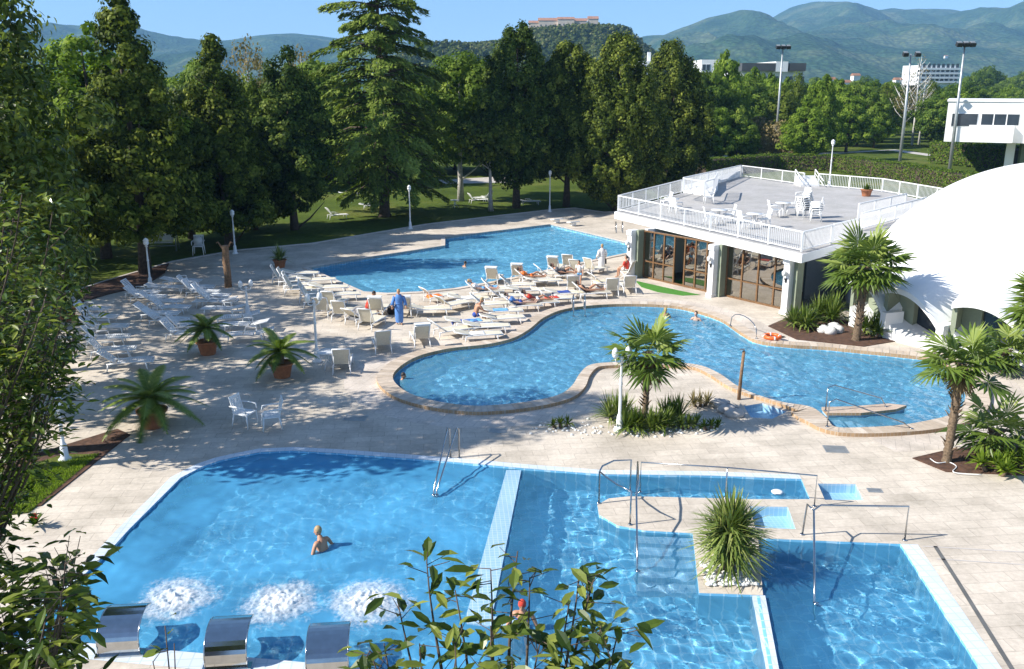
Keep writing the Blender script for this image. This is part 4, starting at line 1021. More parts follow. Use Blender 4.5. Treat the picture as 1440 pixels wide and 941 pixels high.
# grass tufts on the lawn strip
P=[];a=[G(40,722),G(140,640),G(90,640),G(0,668),G(-120,740)]
rr=np.random.default_rng(8); pts=[]
while len(pts)<9000:
    u=rr.random();w=rr.random(); q=a[4].lerp(a[3],u).lerp(a[0].lerp(a[1],u),w); pts.append((q.x,q.y,.06))
P=np.array(pts); Nn=rr.normal(size=P.shape)*np.array([1,1,.25]); me=leaf_mesh('grass',P,Nn,.09+.06*rr.random(len(P)),.02,rr.random(len(P)),M['f_light'],rr,droop=np.array([0,0,2.]))
tag(link('grass',me),'short grass on the strip beside the near pool','grass',kind='stuff')
M['slate']=simple('slate_roof',(.07,.075,.08),.7,var=.2,scale=.4)
# ================================================================== BUILDINGS
def frame_of(a,b):
    rz=math.atan2(b.y-a.y,b.x-a.x); c,s=math.cos(-rz),math.sin(-rz)
    return rz,(lambda p:((p[0]-a.x)*c-(p[1]-a.y)*s,(p[0]-a.x)*s+(p[1]-a.y)*c))
A=G(888,390); B=G(1106,441); rzP,toP=frame_of(A,B); LF=(B-A).length
ZR=top_z(1107,362,B.y)          # underside of the roof slab
ZT=ZR+.42
pav=thing('pavilion','low white pavilion with brown glass front and a railed roof terrace, beside the lagoon','pavilion',A,rzP)
def gT(px,py,z): return toP(G(px,py,z))
roof=[gT(*q,ZT) for q in [(864,298),(1128,358),(1242,326),(1345,292),(1240,268),(1130,259),(1041,248),(962,271)]]
m=MB(); m.prism(roof,ZR,ZT,0,0,True); m.build('roof_slab',M['render'],pav)
fl=offset_loop(roof,-.12); m=MB(); m.sheet([[tuple(p) for p in fl]],ZT+.004); m.build('terrace_floor',M['terrace'],pav)
midx=toP(G(990,419))[0]; colw=.56
bays=[(colw/2-.05,midx-.20),(midx+.25,LF-.25)]
for i,x in enumerate((0,midx,LF)):
    c=MB(); c.box((x,0,ZR/2),(colw*.62,.55,ZR-.01)); c.box((x,-.02,ZR-.16),(colw*.72,.65,.26)); c.box((x,-.02,.09),(colw*.72,.65,.18))
    o=c.build('column',M['white'],pav)
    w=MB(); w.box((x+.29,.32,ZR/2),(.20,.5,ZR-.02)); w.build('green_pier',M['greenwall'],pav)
    s=MB(); s.tube([(x,-.29,1.75),(x,-.42,1.8),(x,-.45,1.95)],.018,6,0); s.lathe([(.03,0),(.10,.05),(.12,.22),(.04,.30),(.01,.34)],10,(x,-.45,1.95),1); s.box((x,-.285,1.72),(.12,.03,.22),0,0)
    s.build('wall_lamp',[M['dark'],M['globe']],pav)
yg=.55
def glazing(x0,x1,n,open_i=None):
    f=MB(); panes=[MB()]; w=(x1-x0)/n; h=ZR-.03
    f.box(((x0+x1)/2,yg,.05),(x1-x0,.10,.10)); f.box(((x0+x1)/2,yg,h-.04),(x1-x0,.10,.08))
    for i in range(n+1): f.box((x0+i*w,yg,h/2),(.09,.09,h-.19))
    for i in range(n):
        if i==open_i: panes.append(MB()); continue
        f.box((x0+(i+.5)*w,yg,h*.36),(w-.095,.06,.07)); gsh=panes[-1]
        gsh.box((x0+(i+.5)*w,yg+.005,h*.36/2+.03),(w-.1,.012,h*.36-.15)); gsh.box((x0+(i+.5)*w,yg+.005,(h*.36+h)/2),(w-.1,.012,h*.64-.14))
    wf=f.build('glazing_frame',M['wood'],pav)
    for gsh in panes: gsh.build('glass',M['glass'],wf)
glazing(bays[0][0]+.2,bays[0][1],7,3); glazing(bays[1][0]+.17,bays[1][1],4)
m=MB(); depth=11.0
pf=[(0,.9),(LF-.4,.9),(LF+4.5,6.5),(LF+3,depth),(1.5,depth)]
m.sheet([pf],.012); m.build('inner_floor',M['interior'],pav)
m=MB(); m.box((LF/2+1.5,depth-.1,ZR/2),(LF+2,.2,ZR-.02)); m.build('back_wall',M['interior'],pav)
m=MB(); m.bar((0.2,.9,ZR/2),(1.6,depth-.3,ZR/2),.25,ZR-.02); m.build('side_wall',M['render'],pav)
m=MB(); sx=toP(G(1242,326,ZT)); m.bar((LF+.25,.9,ZR/2),(sx[0]-.9,sx[1]+.2,ZR/2),.1,ZR-.02); m.build('side_glass',M['pane_dark'],pav)
m=MB()
for x,y in ((2.5,5),(5.5,7.5),(8.5,5),(11,8)): m.box((x,y,ZR/2),(.4,.4,ZR-.03))
m.build('inner_column',M['render'],pav)
m=MB(); m.sheet([[(bays[0][0]+2,.95),(bays[0][1],.95),(bays[0][1],3),(bays[0][0]+2,3)]],.02); m.build('inner_turf',M['turf'],pav)
# raised part of the terrace
rp=[gT(*q,ZT) for q in [(961,271),(1000,277),(1009,268),(1010,258),(1041,249)]]
m=MB(); m.prism(rp,ZT+.006,ZT+.55,0,0); m.build('raised_platform',M['render'],pav)
# railings
def railing(name,label,runs,h=.98):
    """runs: list of 3-D world polylines"""
    o=Vector(runs[0][0]); t=thing(name,label,'railing',o)
    for run in runs:
        P=[Vector(p)-o for p in run]; bal=MB(); tr=MB(); br=MB()
        for a,b in zip(P[:-1],P[1:]):
            up=Vector((0,0,1)); Lr=(b-a).length; tr.bar(a+up*h,b+up*h,.07,.06); br.bar(a+up*.12,b+up*.12,.045,.045)
            k=int(Lr/.135)
            for i in range(1,k):
                p=a.lerp(b,i/k); bal.box(p+up*(h/2+.045),(.022,.022,h-.17))
            n=max(1,round(Lr/2.4))
            for i in range(n+1):
                if i==n and b is not P[-1]: continue
                p=a.lerp(b,i/n); q=MB(); q.box(p+up*(h/2+.01),(.08,.08,h-.03)); q.build('post',M['white'],t)
        tr.build('top_rail',M['white'],t); br.build('bottom_rail',M['white'],t); bal.build('balusters',M['white'],t)
    return t
W=lambda px,py,z=None:tuple(G(px,py,ZT if z is None else z)+Vector((0,0,.006)))
railing('terrace_railing','white baluster railing along the pool side of the roof terrace',[[W(958,272),W(869,297),W(1127,355),W(1168,344)]])
railing('terrace_railing','white baluster railing round the raised corner of the terrace',[[W(960,270,ZT+.55),W(1041,248.5,ZT)],[W(961,271,ZT+.55),W(990,276,ZT+.55),W(1003,272,ZT+.55),W(1008,262,ZT+.55)]])
railing('terrace_railing','white railing across the back of the terrace, left of the little steps',[[W(1043,249),W(1130,261)]])
railing('terrace_railing','white railing across the back of the terrace, right of the little steps',[[W(1150,262),W(1240,270),W(1345,290)]])
railing('terrace_railing','white railing on the inner ramp of the terrace by the dome',[[W(1170,343),W(1204,334)],[W(1206,310),W(1272,294)],[W(1210,325),W(1300,300)]])
t=thing('terrace_steps','few white steps with sloping handrails at the back of the terrace','steps',W(1138,262))
m=MB()
for i in range(4): m.box((0,.35*i,.09+.0*i+.09*i),(1.5,.345,.18+.18*i))
m.build('treads',M['render'],t)
for sx in (-.8,.8):
    m=MB(); m.bar((sx,-.9,.5),(sx,1.3,1.2),.06,.06); m.bar((sx,-.9,.2),(sx,1.3,.9),.04,.04); m.box((sx,1.3,.6),(.06,.06,1.2)); m.build('handrail',M['white'],t)
# ---- dome
DC=Vector((26.64,44.13,0)); DR=9.643; DH=10.08; DZ=-2.61
dome=thing('dome','huge smooth white dome rising at the right edge behind the palms','dome',DC)
m=MB(); prof=[(DR*math.cos(R(a)),DZ+DH*math.sin(R(a))) for a in np.linspace(14.9,89.6,40)]; m.lathe(prof,96); 
m.build('shell',M['dome'],dome)
def dormer(px,py,w,hh=2.4):
    g=G(px,py)-DC; a=math.atan2(g.y,g.x); r0=DR*math.sqrt(1-(DZ/DH)**2); ca,sa=math.cos(a)*r0,math.sin(a)*r0   # local -y points outward
    hz_=lambda x: hh-1.25*max(0,(x+w*.22)/(w*.78))**2-.16*max(0,(-x-w*.22)/(w*.28))**2
    m=MB(); xs=np.linspace(-w/2,w*.56,21); vs=[];fs=[]
    for x in xs:
        z=hz_(x)
        for y,dz in ((-1.75,0),(1.6,.55),(1.6,.2),(-1.75,-.24)): vs.append((x,y,z+dz))
    for i in range(len(xs)-1):
        for j in range(4): fs.append((i*4+j,i*4+(j+1)%4,i*4+4+(j+1)%4,i*4+4+j))
    n=len(xs); fs+= [(3,2,1,0),(n*4-4,n*4-3,n*4-2,n*4-1)]
    m.add(vs,fs,0); z=hz_(w*.56); m.box((w*.56+.14,-1.35,z-.28),(.34,1.0,.72)); e=m.build('window_bay',M['render'],dome,(ca,sa,0),a+PI/2)
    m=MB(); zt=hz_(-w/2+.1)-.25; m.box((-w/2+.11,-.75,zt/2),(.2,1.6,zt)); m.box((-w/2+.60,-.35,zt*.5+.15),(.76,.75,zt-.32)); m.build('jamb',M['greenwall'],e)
    m=MB(); vs=[];fs=[]
    for x in np.linspace(-w/2+.98,w*.54,12): vs+= [(x,-.42,.25),(x,-.42,hz_(x)-.22),(x,.5,hz_(x)-.1),(x,.5,.25)]
    for i in range(11):
        for j in range(4): fs.append((i*4+j,i*4+4+j,i*4+4+(j+1)%4,i*4+(j+1)%4))
    fs+= [(0,1,2,3),(47,46,45,44)]; m.add(vs,fs); m.build('glass',M['pane_dark'],e)
    m=MB(); vs=[];fs=[]; n=14; rx=w*1.0
    for i in range(n+1):
        t_=i/n; x=-w/2+.22+rx*t_; z=1.05-.98*t_**.55
        vs+= [(x,-1.70,z-.1),(x,-.43,z+.12),(x,-.43,-.1),(x,-1.70,-.1)]
    for i in range(n):
        for j in range(4): fs.append((i*4+j,i*4+(j+1)%4,i*4+4+(j+1)%4,i*4+4+j))
    fs+= [(3,2,1,0),(n*4,n*4+1,n*4+2,n*4+3)]; m.add(vs,fs,0); m.build('curved_sill',M['render'],e)
dormer(1262,460,2.3); dormer(1322,472,2.7); dormer(1405,488,2.9)
# planter in the first opening
m=MB()
# ---- white cantilevered house
hA=PY(1326,172,120.0); 
def house(name,label,cat,px0,px1,pyt,pyb,Y,depth,ang,body,extras=None):
    a=PY(px0,pyb,Y); b=PY(px1,pyb,Y); w=b.x-a.x; h=PY(px0,pyt,Y).z-a.z
    rz=R(ang); t=thing(name,label,cat,(a.x+w/2*math.cos(rz),Y+w/2*math.sin(rz),a.z),rz); m=MB(); m.box((0,depth/2,h/2),(w,depth,h)); m.build('walls',body,t); return t,w,h,a.z
t,w,h,z0=house('white_house','white modernist house on a pillar, jutting in from the right behind the dome','house',1327,1475,143,199,118,12,-26,M['render'])
m=MB(); m.box((0,6,h+.14),(w+.3,12.3,.25)); m.build('roof_edge',M['render'],t)
def win(x0,x1,za,zb,mat='pane_dark',frame=True,par=t,nm='window',div=2):
    f=MB(); f.box(((x0+x1)/2,-.03,(za+zb)/2),(x1-x0,.08,zb-za)); fo=f.build(nm,M['white'],par); p=MB()
    k=(x1-x0)/div
    for i in range(div): p.box((x0+(i+.5)*k,-.08,(za+zb)/2),(k-.14,.03,zb-za-.16))
    p.build('pane',M[mat],fo)
win(-w/2+.55,-w/2+3.6,h*.38,h*.72,'pane_dark',div=1,nm='balcony_opening'); win(-w/2+3.9,-w/2+8.2,h*.42,h*.72,div=3)
m=MB(); m.box((-w/2+5.2,-.5,h*.22),(5.0,1.0,h*.42)); m.build('balcony',M['render'],t)
m=MB(); m.box((2.3,.35,h*.5+.2),(3.2,.02,.05)); 
m=MB(); m.box((w/2-2,-1.6,h*.30),(4.2,3.2,h*1.25)); m.build('stair_block',M['render'],t)
m=MB(); m.box((w/2-2,4,h+1.1),(5,6,2.0)); m.build('upper_storey',M['render'],t)
m=MB(); m.box((1.0,2.0,-z0/2-.0),(1.0,.9,z0-.02)); m.build('pillar',M['render'],t)
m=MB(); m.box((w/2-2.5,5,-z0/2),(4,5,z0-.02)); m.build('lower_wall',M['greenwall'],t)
# low dark-roofed building and town blocks
t,w,h,z0=house('flat_roofed_building','long building with a heavy dark flat roof showing above the park trees','building',1035,1130,100,135,250,18,3,M['render'])
m=MB(); m.box((-w*.22,8,h+1.0),(w*.5,20,2.0)); m.box((w*.36,8,h+1.0),(w*.24,20,2.0)); m.build('dark_roof',M['slate'],t)
m=MB(); m.box((w*.12,8,h+1.1),(w*.18,20,2.6)); m.build('stair_tower',M['render'],t)
for i in range(6): win(-w/2+1+i*3,-w/2+3.2+i*3,h*.35,h*.8,par=t)
t,w,h,z0=house('white_building','pale building with arched gables seen just left of the tall poplar','building',985,1010,84,115,230,10,0,M['render']); win(-2,0,h*.5,h*.8,par=t)
t,w,h,z0=house('white_building','white flat building with a chimney peeping between two right-hand cypresses','building',897,925,86,120,210,10,0,M['render']); m=MB(); m.box((w*.1,3,h+1),(.7,.7,2)); m.build('chimney',M['render'],t); win(-1.5,.5,h*.5,h*.85,par=t)
t,w,h,z0=house('apartment_block','distant white apartment block with a grid of balconies below the far hills','apartment block',1288,1350,92,120,480,14,8,M['render'])
for r_ in range(4):
    m=MB(); m.box((0,-.9,h*(.16+.22*r_)),(w*.98,1.8,.9)); m.build('balcony_row',M['white'],t)
    m=MB()
    for k in range(9): m.box((-w*.46+k*w*.115,-.06,h*(.16+.22*r_)+1.6),(w*.07,.1,2.0))
    m.build('window_row',M['pane_dark'],t)
for i,(px,py,s,Y) in enumerate([(1203,108,7,420),(1168,114,8,330),(1190,118,8,330),(1262,114,7,420)]):
    g=PY(px,py,Y); k=s*Y/FOC; t=thing('town_house',['small white house among the trees in the middle distance, leftmost but one','small white house right of the broad pale tree, lower one','leftmost small house behind the pale tree','white house above the dark round tree','white house under the apartment block','white house left of the right-hand floodlight mast','low pale house right under the apartment block','tiny white house at the foot of the far hills'][i],'house',(g.x,Y,g.z-k*1.2),.3,'houses on the plain')
    m=MB(); m.box((0,0,k*.7),(k*1.5,k,k*1.4)); m.build('walls',M['render'],t); m=MB()
    m.add([(-k*.85,-k*.6,k*1.4),(k*.85,-k*.6,k*1.4),(k*.85,k*.6,k*1.4),(-k*.85,k*.6,k*1.4),(-k*.85,0,k*1.85),(k*.85,0,k*1.85)],[(0,1,5,4),(2,3,4,5),(0,4,3),(1,2,5),(3,2,1,0)]); m.build('roof',M['roof_tile'],t)
    m=MB(); m.box((0,0,-10),(k*1.2,k*.8,20-.1)); 
# castle on the near hill
def gable_block(parent,x,y,w,d,h,rh,z=0,rz=0,mat='stone_w'):
    b=MB(); b.box((x,y,z+h/2-4),(w,d,h+8)); o=b.build('walls',M[mat],parent)
    r=MB(); r.add([(x-w/2-.4,y-d/2-.4,z+h),(x+w/2+.4,y-d/2-.4,z+h),(x+w/2+.4,y+d/2+.4,z+h),(x-w/2-.4,y+d/2+.4,z+h),(x-w/2-.4,y,z+h+rh),(x+w/2+.4,y,z+h+rh)],[(0,1,5,4),(2,3,4,5),(0,4,3),(1,2,5),(3,2,1,0)]); r.build('roof',M['roof_tile'],parent)
    wd=MB(); n=max(2,int(w/4))
    for i in range(n): wd.box((x-w/2+(i+.5)*w/n,y-d/2-.05,z+h*.55),(1.1,.12,1.6))
    wd.build('window',M['pane_dark'],o)
M['stone_w']=simple('castle_wall',(.60,.50,.40),.9,var=.12,scale=.2)
cY=930; q=PY(795,40,cY); t=thing('castle','old walled castle with red roofs on top of the wooded hill','castle',(q.x,cY,q.z-3.2))
for px,w_,h_,rh in ((754,11,8,3),(772,19,10,3.5),(795,16,11,3),(813,15,10,3.5),(832,10,12,3.5)):
    gable_block(t,(px-795)*.735,RNG.normal()*3,w_,10,h_,rh*.8)
for i,(px,py) in enumerate([(800,33),(806,30),(811,25),(820,29),(826,32),(843,33),(849,34),(862,35),(869,34),(876,36),(883,41)]):
    q=PY(px,py,945); t=thing('cypress_tree',f'tiny dark cypress on the castle hilltop, {ORD[i]} from the left','tree',(q.x,945,q.z-9),0,'cypresses beside the castle')
    C,Rc=crown_clumps(26,-3,9.5,lambda u:2.0*R_cyp(u),1.0,RNG); P,Nn,ti=clumps_to_leaves(C,Rc,14,RNG); link('crown',leaf_mesh('crown',P,Nn,1.3,.9,ti,M['f_con'],RNG),t)
    m=MB(); m.tube([(0,0,-6),(0,0,6)],[.3,.1],5); m.build('trunk',M['bark'],t)
# white houses scattered on the far hills
x,y,z=FARG; sx=720+FOC*(x/(y*cP-(z-CAM_H)*sP)); sy=470.5-FOC*((z-CAM_H)*cP+y*sP)/(y*cP-(z-CAM_H)*sP)
ok=np.zeros_like(x,bool); ok[4:x.shape[0]//2-2,:]=True
for i,(px,py) in enumerate([(1160,74),(1145,84),(1100,72),(1222,82),(1215,90),(1250,78),(1195,95),(1240,98),(1180,88),(1330,82),(1275,84)]):
    dd=np.where(ok,(sx-px)**2+(sy-py)**2,1e9); j=np.unravel_index(np.argmin(dd),dd.shape); k=3.5+3*RNG.random()
    t=thing('hill_house','tiny white house standing alone among woods on the far blue hills','house',(x[j],y[j],z[j]),RNG.random(),'white houses on the far hills')
    m=MB(); m.box((0,0,k*.5),(k*2.0,k,k*1.2)); m.build('walls',M['render'],t); m=MB(); m.add([(-k*1.1,-k*.6,k*1.1),(k*1.1,-k*.6,k*1.1),(k*1.1,k*.6,k*1.1),(-k*1.1,k*.6,k*1.1),(-k*1.1,0,k*1.5),(k*1.1,0,k*1.5)],[(0,1,5,4),(2,3,4,5),(0,4,3),(1,2,5)]); m.build('roof',M['roof_tile'],t)
# ================================================================== LAMPS, MASTS, POSTS
def lamp(label,px,py,topy,globes=1,grp='white garden lamps',z=0.0):
    p=G(px,py,z); h=PY(px,topy,p.y).z-z; t=thing('garden_lamp',label,'lamp',p,RNG.random()*.6 if globes==2 else 0,grp)
    m=MB(); k=.055; m.lathe([(.20,0),(.20,.06),(.12,.14),(.10,.5),(.085,.55),(k,.62),(k*.9,h*.55),(k*1.3,h*.56),(k*.8,h*.60),(k*.7,h-.42),(k*1.5,h-.38),(k*.9,h-.32)],14); m.build('post',M['white'],t)
    if globes==1:
        m=MB(); m.lathe([(.05,h-.33),(.12,h-.28),(.15,h-.2),(.14,h-.1),(.08,h-.02),(.02,h)],14); m.build('globe',M['globe'],t)
        m=MB(); m.lathe([(.17,h-.06),(.10,h+.04),(.02,h+.10)],12); m.build('cap',M['white'],t)
    else:
        for s in (-1,1):
            m=MB(); m.tube([(0,0,h-.45),(.10*s,0,h-.52),(.22*s,0,h-.46),(.25*s,0,h-.34)],.022,6); a=m.build('arm',M['white'],t)
            m=MB(); m.lathe([(.05,h-.34),(.09,h-.29),(.115,h-.18),(.09,h-.07),(.03,h)],14,(.25*s,0,0)); m.build('globe',M['globe'],a)
lamp('slim white lamp by the dark planting bed, in front of the swing frame',212,404,337)
lamp('white lamp at the edge of the lawn right of the forked log post',331,357,297)
lamp('white lamp on the lawn edge in front of the big cedar',577,322,262)
lamp('bluish white lamp standing in shade at the far pool corner',773,298,241)
lamp('white lamp standing in the lawn strip at the bottom left',92,648,560)
lamp('double-globe white lamp beside the small round table and cream chair',446,509,412,2,'double-globe lamps')
lamp('double-globe white lamp rising between the white loungers in the shade',349,446,394,2,'double-globe lamps')
lamp('double-globe white lamp in front of the island fan palm',871,606,488,2,'double-globe lamps')
lamp('small white lamp on the roof terrace railing at the back',1166,262,198,1,'white garden lamps',ZT)
def mast(label,bx,by,tx,ty,n):
    p=G(bx,by); q=PY(tx,ty,p.y); h=q.z; t=thing('floodlight_mast',label,'floodlight mast',p,0,'floodlight masts')
    m=MB(); m.tube([(0,0,0),(0,0,h*.5),(q.x-p.x,0,h)],[.22,.17,.10],10); m.build('pole',M['galv'],t); dx=q.x-p.x
    m=MB(); m.bar((dx-.9,0,h-.25),(dx+.9,0,h-.25),.1,.1); m.build('crossbar',M['galv'],t)
    for k in range(n):
        x=dx-.75+1.5*k/(n-1); m=MB(); m.box((x,-.25,h-.05),(.62,.5,.42),0,0,Matrix.Rotation(R(25),4,'X')); fl=m.build('floodlight',M['dark'],t)
        m=MB(); m.box((x,-.25,h+.19),(.5,.4,.08),0,0,Matrix.Rotation(R(25),4,'X')); m.build('lamp_cap',M['galv'],fl)
mast('left floodlight mast, standing behind the terrace in front of the bare shrub',1089,226,1101,66,3)
mast('middle and slimmest floodlight mast, in front of the white birches',1263,247,1281,76,2)
mast('right floodlight mast, crossing in front of the white house',1333,256,1357,62,3)
# forked log fountain post
p=G(321,404); t=thing('log_post','rough wooden log post with two curved spouts at its top','log post',p); hh=top_z(318,345,p.y)
m=MB(); m.tube([(0,0,-.05),(.03,0,hh*.3),(-.02,.02,hh*.6),(.02,0,hh*.9),(0,0,hh)],[.22,.20,.21,.19,.17],10); m.build('log',M['log'],t)
for s in (-1,1): m=MB(); m.tube([(0,0,hh*.82),(.18*s,0,hh*.95),(.36*s,0,hh*1.08),(.46*s,0,hh*1.05)],[.05,.045,.04,.03],6); m.build('spout',M['log'],t)
p=G(1039,562); t=thing('shower_post','slim weathered post with a bright tap on top, beside the small spa basin','post',p); hh=top_z(1041,494,p.y)
m=MB(); m.tube([(0,0,0),(.02,0,hh*.5),(.06,0,hh)],[.07,.06,.055],8); m.build('post',M['log'],t); m=MB(); m.tube([(.06,0,hh),(.06,-.02,hh+.08),(-.1,-.05,hh+.08)],.03,6); m.build('tap',M['steel'],t)
# rock edge of the spa
for i,(px,py) in enumerate([(1012,572),(1022,580),(1033,586)]):
    q=G(px,py); m=MB(); m.ell((0,0,.1),(.32,.2,.18),8,6); rr=np.random.default_rng(20+i); m.v=[(x_*(1+.3*rr.random()),y_*(1+.3*rr.random()),z_*(1+.3*rr.random())) for x_,y_,z_ in m.v]; tag(m.build('rock',M['kerb'],None,q),'beige rock at the left edge of the spa basin, '+['rearmost','middle','front one'][i],'rock','rocks by the spa')
# lifebuoy
t=thing('lifebuoy','orange life ring lying on the lagoon edge by the planting bed','life ring',G(1086,476,.13)); m=MB(); k=20
m.tube([(.34*math.cos(2*PI*i/k),.34*math.sin(2*PI*i/k),.09) for i in range(k+1)],.085,8,caps=False); m.build('ring',M['orange'],t)
m=MB()
for a in range(4): m.tube([(.34*math.cos(a*PI/2+q),.34*math.sin(a*PI/2+q),.09) for q in (-.1,0,.1)],.09,8)
m.build('band',M['white'],t)
# ================================================================== POOL FITTINGS
def rail_thing(name,label,paths,r=.025,cat='handrail',base=None,flanges=True):
    o=Vector(base or paths[0][0]); t=thing(name,label,cat,o)
    for P in paths:
        m=MB(); m.tube([Vector(p)-o for p in P],r,8); 
        m.build('rail',M['steel'],t)
    f=MB()
    for P in paths:
        for q in (P[0],P[-1]):
            if q[2]<.2: f.lathe([(.06,-.0),(.06,.02),(.03,.03)],10,Vector((q[0],q[1],max(q[2],.0)))-o)
    if f.v: f.build('flange',M['steel'],t)
    return t
def V3(px,py,z=0): return tuple(G(px,py,z))
def arc_pts(a,b,h,n=6,drop=.0):
    a=Vector(a);b=Vector(b); return [tuple(a)]+[tuple(a.lerp(b,.5-.5*math.cos(PI*i/n))+Vector((0,0,h*math.sin(PI*i/n)**.6))) for i in range(1,n)]+[tuple(b)]
# 1 handrail at the back of the bubbling pool
a=G(633,644); b=G(610,698,-.05)
paths=[]
for dx in (0,.28):
    a_=Vector((a.x+dx,a.y,0)); paths.append([tuple(a_),(a_.x,a_.y,.95),(a_.x-.05,a_.y-.12,1.02),(b.x+dx*.3,b.y,.12),(b.x+dx*.3,b.y-.02,-.55)])
rail_thing('handrail','steel handrail sloping into the back of the bubbling pool',paths)
# 2 handrail round the platform's left tip
H1=.95
P0=V3(843,704,0.0); P1=V3(886,742,0.0); Pb=V3(886,696,0)
U=[];c=[V3(842,708,0),V3(846,700,0),V3(862,692,0),V3(886,691,0)]
up=lambda p,h=H1:(p[0],p[1],p[2]+h)
rail_thing('handrail','looped steel guard rail round the rounded tip of the platform',[[c[0],up(c[0]),up(V3(850,716,0)),up(V3(866,728,0)),up(V3(886,738,0)),V3(886,738,0)],[up(c[0]),up(c[1]),up(c[2]),up(c[3]),c[3]]])
a=V3(893,740,0); b=V3(897,806,-.05)
rail_thing('handrail','steel handrail running down the underwater steps left of the yucca',[[V3(895,694,0),up(V3(895,694,0)),up(V3(896,722,0)),up(a),(b[0],b[1]+.2,.3),(b[0],b[1],-.6)]])
a=V3(900,692,0); b=V3(1145,712,0)
rail_thing('handrail','long thin steel rail along the narrow channel behind the yucca',[[a,up(a,.9),up(V3(1020,700,0),.9),up(b,.9),b],[V3(1020,700,0),up(V3(1020,700,0),.9)]],.02)
a=V3(1131,756,0); b=V3(1272,760,0); cc=V3(1146,850,-.05)
rail_thing('handrail','steel handrail bending down into the deep right-hand pool beside the yucca',[[b,up(b,.93),up(V3(1150,758,0),.93),up(V3(1140,764,0),.90),(cc[0],cc[1]+.1,.25),(cc[0],cc[1]-.05,-.7)],[V3(1128,752,0),up(V3(1131,755,0),.9),up(V3(1140,764,0),.90)]])
# lagoon: curved rails by the entry wall
a=V3(1163,600,.13); b=V3(1282,603,.13); rail_thing('handrail','steel handrail along the front of the lagoon entry steps',[[a,up(a,.85),up(V3(1172,598,.13),.92),(b[0]-.3,b[1],.35),b]],.022)
a=V3(1161,578,.13); b=V3(1246,572,.13); rail_thing('handrail','steel handrail on top of the wall behind the lagoon entry steps',[[a,up(a,.85),up(V3(1170,577,.13),.92),(b[0]-.2,b[1],.45),b]],.022)
a=V3(1027,458,.13); b=V3(1064,476,.13); rail_thing('handrail','low hooped steel grab rail on the lagoon edge near the life ring',[arc_pts(a,b,.75,8)],.02)
# ladder on the lagoon's far edge
pa=[]; 
for px in (806,822):
    a=G(px,438,.13); pa.append([(a.x,a.y+.35,.13),(a.x,a.y+.3,.85),(a.x,a.y,.98),(a.x,a.y-.35,.7),(a.x,a.y-.42,-.9)])
t=rail_thing('pool_ladder','steel pool ladder with two arched grips at the far edge of the lagoon',pa,.028,'pool ladder')
m=MB(); o=Vector(pa[0][0])
for z in (-.2,-.5,-.8): m.bar(Vector((pa[0][0][0],pa[0][0][1]-.76,z))-o,Vector((pa[1][0][0],pa[1][0][1]-.76,z))-o,.08,.03)
m.build('rungs',M['steel'],t)
pa=[]
a=G(866,326,.05)
t=rail_thing('pool_ladder','small steel ladder at the far right corner of the back pool',[[(a.x+dx,a.y+.3,.05),(a.x+dx,a.y+.2,.8),(a.x+dx,a.y-.3,.6),(a.x+dx,a.y-.35,-.8)] for dx in (0,.5)],.03,'pool ladder')
# white mushroom-like float in the channel
q=G(1093,693,-.03); m=MB(); m.lathe([(.02,-.02),(.14,-.01),(.17,.03),(.12,.06),(.01,.07)],16); tag(m.build('skimmer_cap',M['white'],None,q),'round white cap floating in the narrow channel behind the yucca','pool cap')
# diving-block row/edge plates at far pool corner
for i,(px,py,lab) in enumerate([(775,313,'white starting block at the far pool corner, left one'),(806,317,'white starting block at the far pool corner, right one')]):
    q=G(px+ (8 if i==0 else 0),py,0.05); t=thing('starting_block',lab,'starting block',q,.5); m=MB(); m.box((0,0,.28),(.9,.6,.08),0,0,Matrix.Rotation(R(-8),4,'X')); m.build('top',M['white'],t); m=MB(); m.box((0,.05,.12),(.4,.4,.24)); m.build('foot',M['render'],t)
# steel water spouts
def spout(px,py,lab):
    p=G(px,py); t=thing('water_spout',lab,'water spout',p,R(6),'steel water spouts'); wd=.80
    prof=[(.05,0),(.03,.15),(.05,.26)]
    for k in range(11):
        a=PI-(PI*.60)*k/10; prof.append((.62+.60*math.cos(a),.26+.42*math.sin(a)))
    prof.append((1.02,.575))
    m=MB(); th=.03; n=len(prof); vs=[];fs=[]
    for i,(y,z) in enumerate(prof):
        a=prof[max(0,i-1)];b=prof[min(n-1,i+1)]; d=Vector((b[0]-a[0],b[1]-a[1])).normalized(); nx=Vector((-d.y,d.x))
        for s in (-1,1):
            vs.append((s*wd/2,y,z)); vs.append((s*wd/2,y-nx.x*th,z-nx.y*th))
    for i in range(n-1):
        o=i*4; fs+= [(o,o+2,o+6,o+4),(o+1,o+5,o+7,o+3),(o,o+4,o+5,o+1),(o+2,o+3,o+7,o+6)]
    e=(n-1)*4; fs+= [(0,1,3,2),(e,e+2,e+3,e+1)]
    m.add(vs,fs,0,False); sh=m.build('curved_sheet',M['steel'],t)
    # side stiffener beads
    for s in (-1,1): m=MB(); m.tube([(s*wd/2,y,z) for y,z in prof],.014,6); m.build('edge_bead',M['steel'],t)
    m=MB(); m.box((0,.10,.02),(wd+.14,.22,.04)); m.build('base_plate',M['steel'],t)
    m=MB(); m.box((0,1.03,.56),(wd*.94,.02,.02)); m.build('outlet_slot',M['dark'],t)
for px,py,lab in ((167,925,'left steel water spout, nearest the corner shrub'),(318,944,'middle steel water spout arching over the pool edge'),(461,955,'right steel water spout behind the glossy shrub')): spout(px,py,lab)
